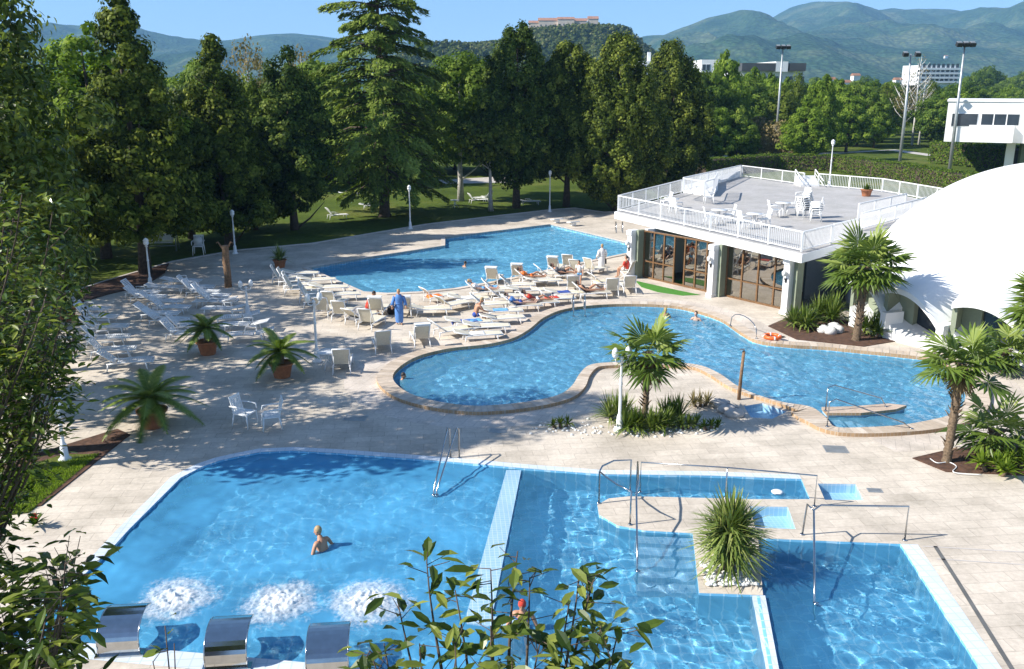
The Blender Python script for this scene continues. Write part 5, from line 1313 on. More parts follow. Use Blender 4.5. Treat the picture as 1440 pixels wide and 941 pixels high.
# foam where the water bubbles up
def foam_mat():
    m,nt=new_mat('foam'); mp=obj_coord(nt)
    n1=N(nt,'ShaderNodeTexNoise',i_Scale=5.5,i_Detail=9.0,i_Roughness=.8,i_Distortion=1.6); L(nt,mp,0,n1,'Vector')
    at=N(nt,'ShaderNodeAttribute',attribute_name='dens')
    ad=N(nt,'ShaderNodeMath',operation='ADD'); L(nt,n1,0,ad,0); L(nt,at,'Fac',ad,1)
    mr=N(nt,'ShaderNodeMapRange'); mr.inputs['From Min'].default_value=.80; mr.inputs['From Max'].default_value=1.55; L(nt,ad,0,mr,0)
    p=N(nt,'ShaderNodeBsdfPrincipled',i_Roughness=.7); p.inputs['Base Color'].default_value=(.82,.85,.87,1); L(nt,mr,0,p,'Alpha')
    bp=N(nt,'ShaderNodeBump',i_Strength=.7,i_Distance=.06); L(nt,n1,0,bp,'Height'); L(nt,bp,0,p,'Normal')
    out(nt,p); return m
M['foam']=foam_mat()
def foam(px,py,rx,ry,label,core=.62,h=.13,z=-.045):
    p=G(px,py,z); n=96; vs=[];de=[]
    u,v=np.meshgrid(np.linspace(-1,1,n+1),np.linspace(-1,1,n+1),indexing='ij'); r=np.hypot(u,v); an=np.arctan2(v,u)
    lo=fbm(u*2.2+px*.37,v*2.2+py*.21,3); hi=fbm(u*11+px,v*11+py,4); fi=fbm(u*26+px,v*26,3)
    rr=r*(.72+.65*lo); hump=np.clip(1-rr,0,1)
    Z=h*hump**1.2*(.55+1.2*(hi-.35)+1.1*(fi-.4))+.012*np.cos(r*26)*np.clip(1-r,0,1)+.006
    D=core*hump**.9*1.3+.10*np.cos(rr*24)*np.clip(1-rr,0,1)+.35*(fi-.45)-np.clip(r-.80,0,1)*1.8
    vs=np.stack([u*rx,v*ry,Z],-1).reshape(-1,3).tolist(); de=D.ravel().tolist(); fs=[]
    for i in range(n):
        for j in range(n): a=i*(n+1)+j; fs.append((a,a+n+1,a+n+2,a+1))
    me=bpy.data.meshes.new('foam_patch'); me.from_pydata(vs,[],fs); at=me.attributes.new('dens','FLOAT','POINT'); at.data.foreach_set('value',de); me.materials.append(M['foam']); me.polygons.foreach_set('use_smooth',[True]*len(fs))
    o=link('foam_patch',me,None,p); return tag(o,label,'foam',kind='stuff')
foam(247,843,1.3,1.35,'white bubbling foam patch in front of the left water spout',.78)
foam(390,850,1.3,1.35,'white bubbling foam patch in front of the middle water spout',.78)
foam(520,848,1.3,1.35,'white bubbling foam patch in front of the right water spout',.78)

# hose, covers and drains in the paving
p=G(1312,648); m=MB(); hs=[G(*q,.05)-p for q in [(1305,643),(1308,645),(1318,651),(1334,650),(1345,656),(1340,663),(1352,666),(1385,668),(1400,668)]]; cur=[]
for i in range(1,len(hs)-2):
    for j in range(6):
        t_=j/6; a,b,c,d=hs[i-1:i+3]; cur.append(.5*((2*b)+(c-a)*t_+(2*a-5*b+4*c-d)*t_*t_+(3*b-a-3*c+d)*t_**3))
m.tube(cur,.014,6)
tag(m.build('garden_hose',M['plastic'],None,p),'thin white hose lying along the front edge of the right-hand soil bed','hose')
for px,py,sx,sy,lab in [(1175,632,.62,.5,'square inspection cover in the paving below the lagoon entry steps'),(500,588,.7,.45,'square inspection cover in the paving left of the lagoon'),(700,606,.5,.3,'small drain grating in the paving between the two big pools'),(1230,690,.32,.2,'little drain grating in the paving beside the blue foot bath')]:
    p=G(px,py); m=MB()
    for i in range(9): m.box((0,-sy/2+sy*(i+.5)/9,.007),(sx,sy/9*.62,.006))
    for s_ in (-1,1): m.box((s_*(sx/2+.025),0,.008),(.03,sy+.07,.009)); m.box((0,s_*(sy/2+.022),.008),(sx+.02,.03,.009))
    tag(m.build('drain_cover',M['galv'],None,p,R(-6)),lab,'drain cover')
# ================================================================== LOUNGERS, CHAIRS, TABLES
SEAT_Z=.34
def make_lounger(fab,frame,ang,slat,name='sun_lounger',hood=False):
    """local +x = foot end; backrest hinged at x=-.15 raised by ang"""
    t=thing(name,'sun lounger','sun lounger'); W2=.33
    ca,sa=math.cos(R(ang)),math.sin(R(ang)); hx=-.15; BL=.82
    fr=MB()
    for s in (-1,1):
        fr.tube([(hx-.35,s*W2,SEAT_Z-.02),(hx,s*W2,SEAT_Z),(.55,s*W2,SEAT_Z+.02),(1.22,s*W2,SEAT_Z-.02)],.028,6)
    fr.tube([(1.22,-W2,SEAT_Z-.02),(1.22,W2,SEAT_Z-.02)],.028,6); fr.build('side_frame',M[frame],t)
    b=MB(); T=Matrix.Rotation(R(ang),4,'Y')
    def slats(m,x0,x1,n,org,rot):
        for i in range(n):
            x=x0+(x1-x0)*(i+.5)/n; w=(x1-x0)/n*(.68 if slat else .99)
            m.box(Vector(org)+rot@Vector((x,0,0)),(w,2*W2-.05,.022),0,0,rot)
    I4=Matrix.Identity(4)
    m=MB(); slats(m,hx+.03,1.18,15 if slat else 2,(0,0,SEAT_Z+.012),I4); m.build('seat',M[fab],t)
    rot=Matrix.Rotation(R(ang),4,'Y'); org=(hx,0,SEAT_Z+.012)
    m=MB(); slats(m,-BL,-.03,10 if slat else 2,org,rot)
    bk=m.build('backrest',M[fab],t)
    f=MB()
    for s in (-1,1): f.tube([(hx,s*W2,SEAT_Z),(hx-BL*ca,s*W2,SEAT_Z+BL*sa)],.026,6)
    f.tube([(hx-BL*ca,-W2,SEAT_Z+BL*sa),(hx-BL*ca,W2,SEAT_Z+BL*sa)],.026,6); f.build('back_frame',M[frame],bk)
    for x,s in ((hx-.28,-1),(hx-.28,1),(.95,-1),(.95,1)):
        m=MB(); m.tube([(x,s*W2,SEAT_Z-.01),(x+(.06 if x>0 else -.08),s*(W2+.02),0)],[.03,.022],6); m.build('leg',M[frame],t)
    if ang>25 and not slat:
        for s in (-1,1):
            m=MB(); m.tube([(hx-BL*ca*.6,s*W2*.9,SEAT_Z+BL*sa*.6),(hx-.33,s*W2*.9,SEAT_Z-.02)],.014,5); m.build('strut',M[frame],t)
    if slat:
        for s in (-1,1):
            m=MB(); m.tube([(hx+.02,s*(W2+.03),SEAT_Z+.02),(hx-.02,s*(W2+.05),SEAT_Z+.2),(.28,s*(W2+.05),SEAT_Z+.2),(.34,s*(W2+.03),SEAT_Z+.01)],.022,6); m.build('armrest',M[frame],t)
    if hood:
        m=MB(); o=Vector(org)+rot@Vector((-BL+.03,0,.02)); m.box(o+Vector((-.05,0,.10)),(.30,2*W2+.04,.05),0,0,Matrix.Rotation(R(ang-60),4,'Y')); m.build('head_shade',M['plastic'],bk)
    return t
WL={a:Kind(make_lounger('plastic','plastic',a,True)) for a in (52,38,12)}
CL={a:Kind(make_lounger('cream','white',a,False)) for a in (62,40,15)}
HL=Kind(make_lounger('cream','white',58,False,hood=True))
GW='white plastic loungers on the shaded deck'; GC='cream loungers between the pools'
def row(K,p0,p1,n,rz,lab,grp,jit=.06):
    a=G(*p0);b=G(*p1)
    for i in range(n):
        p=a.lerp(b,i/max(1,n-1)); many=isinstance(K,tuple); k_=K[int(RNG.random()<.45)] if many else K
        k_.put((p.x+RNG.normal()*(.30 if many else .12),p.y+RNG.normal()*.06,0),R(rz)+RNG.normal()*(.13 if many else jit),lab.format(ORD[i]),grp)
row((WL[52],WL[38]),(192,418),(266,478),8,4,'white slatted lounger, {} from the far end of the long row behind the shaded palm',GW)
row((WL[52],WL[38]),(118,442),(172,520),6,8,'white slatted lounger, {} from the far end of the row by the leftmost pot',GW)
row(WL[52],(272,412),(300,430),4,4,'white slatted lounger, {} from the back in the short row beside the log post',GW)
row(WL[12],(315,432),(352,480),5,178,'flat white lounger, {} from the back beside the double-globe lamp in shade',GW,.25)
row(WL[12],(232,412),(250,402),2,0,'flat white lounger lying by the corner of the planting bed, {} one',GW)
row(CL[62],(396,398),(446,432),7,8,'cream lounger with raised back, {} from the corner along the far pool edge',GC)
row(CL[15],(424,392),(478,422),4,10,'flat cream lounger, {} from the corner along the left edge of the far pool',GC)
for K,px,py,rz,lab in [
 (CL[62],457,445,80,'cream lounger seen from behind beside the double-globe lamp, back raised'),
 (CL[62],481,450,82,'cream lounger seen from behind, second to the right of the double-globe lamp'),
 (CL[40],503,455,60,'grey-shadowed reclined cream lounger left of the blue-robed person'),
 (HL,532,445,88,'cream lounger with white head shade at the far pool, left of the blue robe'),
 (HL,570,444,88,'cream lounger with a white head shade just behind the blue-robed person'),
 (CL[62],538,495,110,'cream lounger with its back to the viewer, half shaded, before the blue robe'),
 (HL,592,486,100,'tall cream lounger with hooded back right of the blue-robed person'),
 (CL[62],482,522,92,'pale lounger chair seen from behind beside the small white round table'),
 (CL[40],632,437,40,'cream lounger with raised back by the far pool, left of the sunbathers'),
 (CL[15],600,443,6,'flat cream lounger beside the far pool behind the hooded one'),
 (CL[40],676,418,10,'cream lounger turned sideways at the far pool edge with a dark shadow under it'),
 (CL[40],698,414,8,'cream lounger with a blue towel over its back near the far pool edge'),
 (HL,694,400,75,'lounger with white hooded back standing right at the far pool edge, left one of two'),
 (HL,729,395,75,'lounger with white hooded back standing right at the far pool edge, right one of two'),
 (CL[40],722,408,6,'cream lounger left of the orange-clad sunbather'),
 (CL[40],744,400,8,'cream lounger carrying the orange-clad sunbather'),
 (HL,780,384,70,'lounger with white hooded back behind the dark-clad sunbather'),
 (CL[40],790,394,8,'cream lounger carrying the dark-clad sunbather'),
 (CL[62],812,388,60,'cream lounger with a white towel by the far pool'),
 (CL[62],833,386,40,'cream lounger immediately left of the white-robed person'),
 (CL[15],655,462,12,'lounger with a crumpled blue towel near the lagoon edge'),
 (CL[15],680,468,8,'flat lounger close to the curved lagoon edge'),
 (CL[15],700,446,10,'lounger with a light blue towel, behind the bare-backed man'),
 (CL[40],728,438,10,'lounger carrying the blue-clad sunbather'),
 (CL[40],752,434,12,'lounger carrying the red-clad sunbather'),
 (CL[15],790,420,12,'lounger spread with a plain blue towel by the pool ladder'),
 (CL[40],826,420,14,'lounger carrying a reclining sunbather beside the pool ladder'),
 (CL[62],860,416,85,'grey-shadowed lounger seen from behind, right of the pool ladder'),
 (CL[62],884,412,85,'pale lounger seen from behind at the left corner of the pavilion'),
 (CL[15],702,456,8,'flat lounger set back from the bend of the lagoon edge'),
 (CL[15],760,402,6,'flat lounger right of the orange-clad sunbather'),
 (CL[15],655,428,4,'flat cream lounger by the far pool with white towel'),
 (CL[40],770,392,12,'cream lounger half hidden between the orange and the dark-clad sunbathers'),
 (CL[62],800,380,70,'cream lounger with raised back at the far pool edge, right of the dark sunbather'),
 (CL[40],705,425,14,'cream lounger behind the light blue towel, backrest half raised'),
 (CL[40],776,428,14,'cream lounger right of the red-clad sunbather'),
 (CL[15],668,480,10,'lounger nearest the viewer along the lagoon coping, spread with a white towel'),
 (CL[40],628,474,20,'cream lounger at the lagoon edge, left of the navy towel'),
 (CL[40],846,404,20,'cream lounger in front of the white-robed person'),
 (CL[62],806,412,80,'cream lounger seen from behind just above the pool ladder'),
 (CL[40],612,425,30,'cream lounger left of the white-towelled flat one, by the far pool'),
 (CL[62],468,436,70,'cream lounger second row behind the double-globe lamp'),
 (CL[62],520,462,75,'cream lounger between the blue robe and the lamp, facing the far pool'),
 (CL[15],735,416,10,'flat cream lounger between the blue-clad and the orange-clad sunbathers'),
 (CL[40],683,436,8,'cream lounger behind the bare-backed man'),
 ]:
    K.put(G(px,py),R(rz)+RNG.normal()*.05,lab,GC)
def towel(px,py,rz,mat,label,ln=1.3,wd=.55,z=SEAT_Z+.03,ang=0):
    t_n=14; vs=[];fs=[]
    for i in range(t_n+1):
        for j in range(7):
            u=i/t_n; v=j/6; vs.append(((u-.5)*ln,(v-.5)*wd,.03*vnoise(np.array([u*5+px]),np.array([v*4+py]))[0]-(.12 if i in(0,t_n) else 0)))
    for i in range(t_n):
        for j in range(6): a=i*7+j; fs.append((a,a+7,a+8,a+1))
    n=len(vs); vs+=[(x,y,z_-.012) for x,y,z_ in vs]; fs+=[tuple(q+n for q in reversed(f)) for f in fs]
    p=G(px,py); m=MB(); m.add(vs,fs,0,True); return tag(m.build('towel',M[mat],None,(p.x,p.y,z),R(rz)),label,'towel')
towel(655,462,12,'cl_navy','crumpled navy blue towel on the lounger by the lagoon edge'); towel(668,461,20,'cl_sky','light blue towel beside the navy one, under the bare-backed man',.7)
towel(702,446,10,'cl_sky','plain light blue towel behind the bare-backed man',1.0)
towel(790,420,12,'cl_navy','plain deep blue towel on the lounger by the pool ladder',1.0)
towel(655,428,4,'cl_white','white towel spread on a flat lounger by the far pool',1.1)
towel(694,413,8,'cl_sky','blue towel on the lounger at the far pool edge',.6,.5,SEAT_Z+.06)
towel(612,425,30,'cl_orange','orange towel on the lounger left of the white-towelled one',.8); towel(668,480,10,'cl_white','white towel on the lounger nearest the lagoon coping',1.0); towel(776,428,14,'cl_red','red towel on the lounger right of the red-clad sunbather',.8); towel(735,416,10,'cl_grey','grey towel on the flat lounger between two sunbathers',1.0); towel(846,404,20,'cl_cream','cream towel in front of the white-robed person',.9)
towel(503,455,60,'cl_grey','grey towel on the reclined lounger left of the blue robe',.8)
def make_armchair(fab='plastic'):
    t=thing('garden_chair','chair','chair'); m=MB(); m.box((0,0,.43),(.48,.50,.03))
    for i in range(6): m.box((-.2+.08*i,0,.449),(.06,.46,.008))
    m.build('seat',M[fab],t)
    m=MB(); Rt=Matrix.Rotation(R(-14),4,'Y'); 
    for i in range(6): m.box(Vector((-.29,(i-2.5)*.085,.68)),(.022,.055,.46),0,0,Rt)
    m.box((-.35,0,.91),(.03,.50,.06),0,0,Rt); m.box((-.245,0,.47),(.03,.5,.05),0,0,Rt); m.build('backrest',M[fab],t)
    for s in (-1,1):
        m=MB(); m.tube([(-.33,s*.27,.66),(-.05,s*.28,.67),(.20,s*.28,.65),(.23,s*.27,.5)],.024,6); m.build('armrest',M[fab],t)
        for x0,x1 in ((.22,.26),(-.22,-.30)):
            m=MB(); m.tube([(x0,s*.23,.43),(x1,s*.26,0)],[.028,.02],6); m.build('leg',M[fab],t)
    return t
AC=Kind(make_armchair())
for px,py,rz,lab in [(346,599,-20,'white slatted armchair standing alone on the sunny deck near the bubbling pool'),(382,603,200,'white armchair seen edge-on, with a dark shadow by the bubbling pool')]:
    AC.put(G(px,py),R(rz),lab,'white garden chairs',1.12)
def make_table(r=.42,h=.72):
    t=thing('round_table','table','table'); m=MB(); m.lathe([(r,0),(r+.01,.012),(r,.03),(.02,.032)],24,(0,0,h-.03)); m.build('table_top',M['plastic'],t)
    for k in range(3):
        a=k*2.094+.4; m=MB(); m.tube([(.06*math.cos(a),.06*math.sin(a),h-.03),(.07*math.cos(a),.07*math.sin(a),h*.45),(r*.8*math.cos(a),r*.8*math.sin(a),0)],.022,6); m.build('leg',M['plastic'],t)
    return t
TB=Kind(make_table())
TB.put(G(460,518),0,'small round white table between the double-globe lamp and the pale lounger chair','white round tables')
TB.put(G(640,292),0,'small round white table on the lawn under the pine','white round tables')
# terrace furniture
zz=ZT+.01
for i,(px,py,lab) in enumerate([(944,297,'left table'),(1010,314,'middle table'),(1060,320,'right front table'),(1100,303,'right rear table')]):
    TB.put(G(px,py,zz),0,f'small white round table on the roof terrace, {lab}','terrace tables',1.1)
for i,(px,py,rz) in enumerate([(936,293,190),(950,301,40),(998,317,0),(1024,313,180),(1046,322,20),(1073,320,190),(1088,306,0),(1112,303,170),(996,287,180)]):
    AC.put(G(px,py,zz),R(rz),f'white garden chair on the roof terrace, {ORD[i]} in the sets counted from the left','terrace chairs')
for i in range(11):
    tall=i<7; q=G(1131,307,zz) if tall else G(1147,312,zz); k=i if tall else i-7
    AC.put(q+Vector((-.035*k,.01*k,.13*k)),R(200 if tall else 160)+RNG.normal()*.03,f'white chair in the {"tall left" if tall else "low right"} stack on the terrace, {ORD[k]} from the floor','stacked terrace chairs')
q=G(1218,276,zz); t=thing('potted_plant','little round potted bush by the back railing of the terrace','potted plant',q); pot(t,.4,.5); v=[];f=[];ti=[]; leaf_rosette(v,f,ti,(0,0,.45),90,.5,.07,np.random.default_rng(2),el0=.2); link('leaves',mesh_tint('leaves',v,f,ti,M['f_hedge']),t)
# chairs and loungers on the park lawn
for K,px,py,rz,lab in [(WL[52],668,286,20,'white lounger on the lawn left of the pale-trunked small tree'),(WL[52],683,283,150,'second white lounger on the lawn behind the pale trunk'),(WL[12],742,288,10,'flat white lounger on the lawn right of the darkest cypress trunk'),(WL[12],490,277,20,'white lounger on the sunlit lawn left of the cedar trunk'),(WL[52],470,308,30,'bluish lounger in deep shade on the lawn left of the cedar'),(WL[12],520,294,0,'flat lounger in the shade right under the cedar'),(WL[12],228,288,5,'white lounger in a patch of sun behind the swing frame')]:
    K.put(G(px,py),R(rz),lab,'loungers on the park lawn')
AC.put(G(280,358),R(-80),'pale chair with a round white towel on its back at the lawn edge','white garden chairs',1.35)
q=G(280,358); m=MB(); m.lathe([(.02,0),(.30,.01),(.31,.03),(.02,.045)],18); o=m.build('round_towel',M['cl_white'],None,q+Vector((.02,-.05,.95))); o.rotation_euler=(R(75),0,0); tag(o,'round white towel or ring hung on the pale chair at the lawn edge','towel')
p=G(228,352); t=thing('swing_frame','bare pale metal swing frame standing on the lawn left of the log post','swing frame',p,R(8)); 
for s in (-1,1):
    m=MB(); m.tube([(s*1.05,-.45,0),(s*.95,0,1.95),(s*1.05,.5,0)],.045,6); m.build('side_frame',M['galv'],t)
m=MB(); m.tube([(-.97,0,1.95),(.97,0,1.95)],.045,6); m.tube([(-1.05,-.3,.35),(1.05,-.3,.35)],.03,6); m.build('cross_bar',M['galv'],t)
m=MB(); m.box((0,.1,.55),(1.5,.5,.06)); m.box((0,.38,.85),(1.5,.06,.5)); m.build('bench',M['plastic'],t)
m=MB(); 
for s in(-1,1): m.tube([(s*.7,.1,.56),(s*.7,.02,1.94)],.012,5)
m.build('hanger',M['galv'],t)
# striped chair at the pavilion corner
p=G(888,392); t=thing('folding_chair','cream and yellow striped folding chair at the left column of the pavilion','chair',G(880,391),R(150))
m=MB(); 
for i in range(7): m.box((0,-.24+.08*i,.42),(.5,.078,.03),0,i%2)
m.build('seat',[M['cream'],M['cl_white']],t)
m=MB(); Rt=Matrix.Rotation(R(-25),4,'Y')
for i in range(7): m.box((-.36,-.24+.08*i,.74),(.03,.078,.68),0,i%2,Rt)
m.build('backrest',[M['cream'],M['cl_white']],t)
for s in (-1,1):
    m=MB(); m.tube([(.26,s*.28,0),(-.25,s*.28,.42),(-.5,s*.28,1.06)],.022,6); m.build('leg',M['white'],t)
    m=MB(); m.tube([(-.35,s*.28,0),(.25,s*.28,.44)],.022,6); m.build('leg',M['white'],t)
# ================================================================== PEOPLE
def skin_mesh(J,edges,root):
    names=list(J); me=bpy.data.meshes.new('tmp'); me.from_pydata([J[n][0] for n in names],[(names.index(a),names.index(b)) for a,b in edges],[])
    o=bpy.data.objects.new('tmp',me); COL.objects.link(o); sk=o.modifiers.new('s','SKIN'); sk.use_smooth_shade=True
    if not me.skin_vertices: return None
    for i,n in enumerate(names):
        r=J[n][1]; me.skin_vertices[0].data[i].radius=(r,r) if not isinstance(r,tuple) else r
        me.skin_vertices[0].data[i].use_root=(n==root)
    sb=o.modifiers.new('b','SUBSURF'); sb.levels=1; sb.render_levels=1
    dg=bpy.context.evaluated_depsgraph_get(); dg.update(); ev=o.evaluated_get(dg); m2=bpy.data.meshes.new_from_object(ev)
    vs=[tuple(v.co) for v in m2.vertices]; fs=[tuple(p.vertices) for p in m2.polygons]
    bpy.data.objects.remove(o); bpy.data.meshes.remove(me); bpy.data.meshes.remove(m2)
    return vs,fs
EDG=[('pel','spi'),('spi','che'),('che','nec'),('nec','hed')]+[e for s in 'LR' for e in (('che','sh'+s),('sh'+s,'el'+s),('el'+s,'wr'+s),('wr'+s,'ha'+s),('pel','hi'+s),('hi'+s,'kn'+s),('kn'+s,'an'+s),('an'+s,'to'+s))]
RAD=dict(pel=.135,spi=.125,che=(.15,.12),nec=.055,hed=.06,sh=.062,el=.043,wr=.030,ha=.034,hi=.088,kn=.058,an=.040,to=.032)
def person(label,loc,rz,J,skin='skin',hair='hair_dark',face=(0,1,0),clothes=(),group=None,scale=1.0,bag=None,hairlen=.0,cap=None):
    """J: joint positions; clothes: list of (part name, material, kind)"""
    t=thing('person',label,'person',loc,rz,group,scale)
    JJ={n:(J[n],RAD[n] if n in RAD else RAD[n[:2]]) for n in J if n!='hea'}
    vs,fs=skin_mesh(JJ,EDG,'pel'); m=MB(); m.add(vs,fs,0,True)
    h=Vector(J['hea']); f=Vector(face).normalized(); upv=(h-Vector(J['nec'])).normalized(); r=f.cross(upv).normalized(); f=upv.cross(r).normalized()
    B=Matrix((r,f,upv)).transposed()
    m.ell(h,(.075,.095,.115),14,10,0,B)                                     # skull
    m.ell(h+B@Vector((0,.045,-.055)),(.052,.05,.06),10,7,0,B)               # jaw
    m.ell(h+B@Vector((0,.100,-.015)),(.014,.022,.026),8,6,0,B)              # nose
    for s in (-1,1):
        m.ell(h+B@Vector((s*.076,0,-.01)),(.012,.022,.032),8,6,0,B)         # ears
        m.ell(h+B@Vector((s*.030,.082,.012)),(.013,.010,.009),8,6,1,B)      # eyes
    m.ell(h+B@Vector((0,.088,-.062)),(.026,.010,.008),8,6,2,B)              # mouth
    for s in 'LR':                                                          # hands: palm + five bent fingers
        w=Vector(J['wr'+s]); e=Vector(J['ha'+s]); d=(e-w).normalized(); a=d.cross(Vector((0,0,1)))
        if a.length<.1: a=d.cross(Vector((1,0,0)))
        a.normalize(); b=a.cross(d)
        for k,(o_,ln) in enumerate(((-.030,.060),(-.010,.078),(.010,.084),(.030,.074))):
            p0=e+a*o_; m.tube([p0,p0+d*ln*.5+b*.006,p0+d*ln*.95-b*.022],[.0095,.009,.006],6)
        p0=w.lerp(e,.4)-a*.03; m.tube([p0,p0-a*.035+d*.03,p0-a*.035+d*.07],[.012,.011,.007],6)
    m.build('body',[M[skin],M['eye'],M['lip']],t)
    hm=MB()
    if cap:
        hm.ell(h+B@Vector((0,-.008,.022)),(.084,.100,.104),14,8,0,B); hm.build('swim_cap',M[cap],t)
    else:
        hm.ell(h+B@Vector((0,-.022,.026)),(.084,.094,.106),14,9,0,B)
        if hairlen: hm.ell(h+B@Vector((0,-.05,-.05-hairlen*.3)),(.075,.055,.08+hairlen*.5),12,8,0,B)
        hm.build('hair',M[hair],t)
    for nm,mt,kd in clothes:
        c=MB(); g=lambda n:Vector(J[n])
        if kd=='robe':
            n=20; prof=[(.10,.17,.13),(.35,.20,.16),(.62,.205,.165),(.80,.20,.155),(.92,.185,.14),(1.0,.165,.13),(1.10,.18,.14),(1.24,.20,.145),(1.34,.185,.13),(1.41,.11,.09),(1.44,.075,.075)]
            H=J['nec'][2]/1.42; vv=[]; 
            for i,(z,rx,ry) in enumerate(prof):
                for j in range(n):
                    a=2*PI*j/n; k=1+(.06*math.sin(5*a+1)+.04*math.sin(9*a))*max(0,1-z/1.0)
                    vv.append((J['pel'][0]*.0+rx*k*math.cos(a)+(J['che'][0] if z>1 else 0),ry*k*math.sin(a)+(J['che'][1] if z>1 else 0),z*H))
            ff=[(i*n+j,i*n+(j+1)%n,(i+1)*n+(j+1)%n,(i+1)*n+j) for i in range(len(prof)-1) for j in range(n)]
            c.add(vv,ff,0,True)
            for s in 'LR': c.tube([g('sh'+s)-Vector((0,0,.02)),g('el'+s),g('el'+s).lerp(g('wr'+s),.8)],[.085,.082,.088],10)
            o=c.build(nm,M[mt],t); b=MB(); b.lathe([(.172,0),(.178,.02),(.178,.05),(.172,.07)],20,(J['che'][0]*.5,J['che'][1]*.5,.97*H),0,True,1,.80); b.build('belt',M[mt],o)
        elif kd=='trunks':
            c.ell(g('pel'),(.155,.125,.13),12,8)
            for s in 'LR': c.tube([g('hi'+s),g('hi'+s).lerp(g('kn'+s),.38)],[.105,.088],10)
            c.build(nm,M[mt],t)
        elif kd=='suit':
            c.tube([g('pel')+(g('pel')-g('spi'))*.5,g('pel'),g('spi'),g('che')],[.10,.150,.138,.150],12); c.build(nm,M[mt],t)
        elif kd=='shirt':
            c.tube([g('pel'),g('spi'),g('che'),g('che').lerp(g('nec'),.75)],[.150,.145,.168,.085],12)
            for s in 'LR': c.tube([g('sh'+s),g('sh'+s).lerp(g('el'+s),.85)],[.085,.062],10)
            c.build(nm,M[mt],t)
    if bag:
        m=MB(); q=Vector(J['ha'+bag]); m.box(q+Vector((0,.0,-.2)),(.12,.34,.30),0,0,None,.9); bo=m.build('shoulder_bag',M['cl_black'],t)
        m=MB(); m.tube([q+Vector((0,-.12,-.05)),q+Vector((0,-.06,.06)),q+Vector((0,.06,.06)),q+Vector((0,.12,-.05))],.012,6); m.build('bag_strap',M['cl_black'],bo)
    return t
def stand_pose(arm=.10,bend=0.0,head=0.0,step=.06):
    return dict(pel=(0,0,.93),spi=(0,bend*.2,1.10),che=(0,bend*.5,1.30),nec=(0,bend*.9,1.47),hed=(0,bend+.01,1.54),hea=(0,bend+.03+head,1.62),
     shL=(-.19,bend*.5,1.39),elL=(-.25-arm*.3,bend*.5-.02,1.12),wrL=(-.24-arm,bend*.5+.14,.92),haL=(-.24-arm,bend*.5+.18,.85),
     shR=(.19,bend*.5,1.39),elR=(.25+arm*.3,bend*.5-.02,1.12),wrR=(.24+arm,bend*.5+.14,.92),haR=(.24+arm,bend*.5+.18,.85),
     hiL=(-.10,0,.88),knL=(-.105,.02+step,.48),anL=(-.105,-.02+step,.08),toL=(-.115,.14+step,.03),
     hiR=(.10,0,.88),knR=(.105,.02-step,.48),anR=(.105,-.03-step,.08),toR=(.115,.13-step,.03))
def recline_pose(ang=40,knee=.0):
    """lies on a lounger: local +x = feet"""
    ca,sa=math.cos(R(ang)),math.sin(R(ang)); hx=-.15; z=SEAT_Z+.14
    def bk(d,n,y=0): return (hx-d*ca+n*sa,y,z+d*sa+n*ca-.02)
    return dict(pel=(.0,0,z),spi=bk(.06,.02),che=bk(.30,.03),nec=bk(.48,.04),hed=bk(.55,.05),hea=bk(.64,.07),
     shL=bk(.40,.02,.19),elL=bk(.16,.03,.30),wrL=(.10,.30,z+.03),haL=(.18,.28,z+.02),shR=bk(.40,.02,-.19),elR=bk(.16,.03,-.30),wrR=(.10,-.30,z+.03),haR=(.18,-.28,z+.02),
     hiL=(.05,.10,z),knL=(.48,.11,z+.02+knee),anL=(.88,.11,z-.04),toL=(.98,.12,z+.09),hiR=(.05,-.10,z),knR=(.48,-.11,z+.02),anR=(.90,-.11,z-.04),toR=(1.0,-.12,z+.09))
def sit_pose(lean=.25,z=SEAT_Z+.13):
    """sits sideways, feet towards +y"""
    return dict(pel=(0,0,z),spi=(0,lean*.25,z+.18),che=(0,lean*.7,z+.38),nec=(0,lean*1.2,z+.54),hed=(0,lean*1.35,z+.60),hea=(0,lean*1.6,z+.68),
     shL=(-.19,lean*.75,z+.46),elL=(-.24,lean+.10,z+.22),wrL=(-.14,lean+.30,z+.12),haL=(-.10,lean+.37,z+.09),shR=(.19,lean*.75,z+.46),elR=(.24,lean+.10,z+.22),wrR=(.14,lean+.30,z+.12),haR=(.10,lean+.37,z+.09),
     hiL=(-.10,.06,z),knL=(-.12,.46,z+.03),anL=(-.12,.50,.08),toL=(-.13,.64,.03),hiR=(.10,.06,z),knR=(.12,.46,z+.03),anR=(.12,.50,.08),toR=(.13,.64,.03))
person('standing person in a long blue bathrobe, arms held away from the body',G(562,456),R(185),stand_pose(.08,.06,.02),'skin','hair_fair',(0,1,-.3),[('bathrobe','cl_blue','robe')])
person('standing person in a long white bathrobe with a black bag by the pool',G(846,383),R(20),stand_pose(.03,.0,0,.03),'skin_pale','hair_fair',(0,1,0),[('bathrobe','cl_white','robe')],bag='R')
person('bare-backed tanned man sitting bent forward on a lounger with blue towels',G(668,456),R(-62),sit_pose(.24),'skin','hair_fair',(0,1,-.6),[('swim_trunks','cl_navy','trunks')])
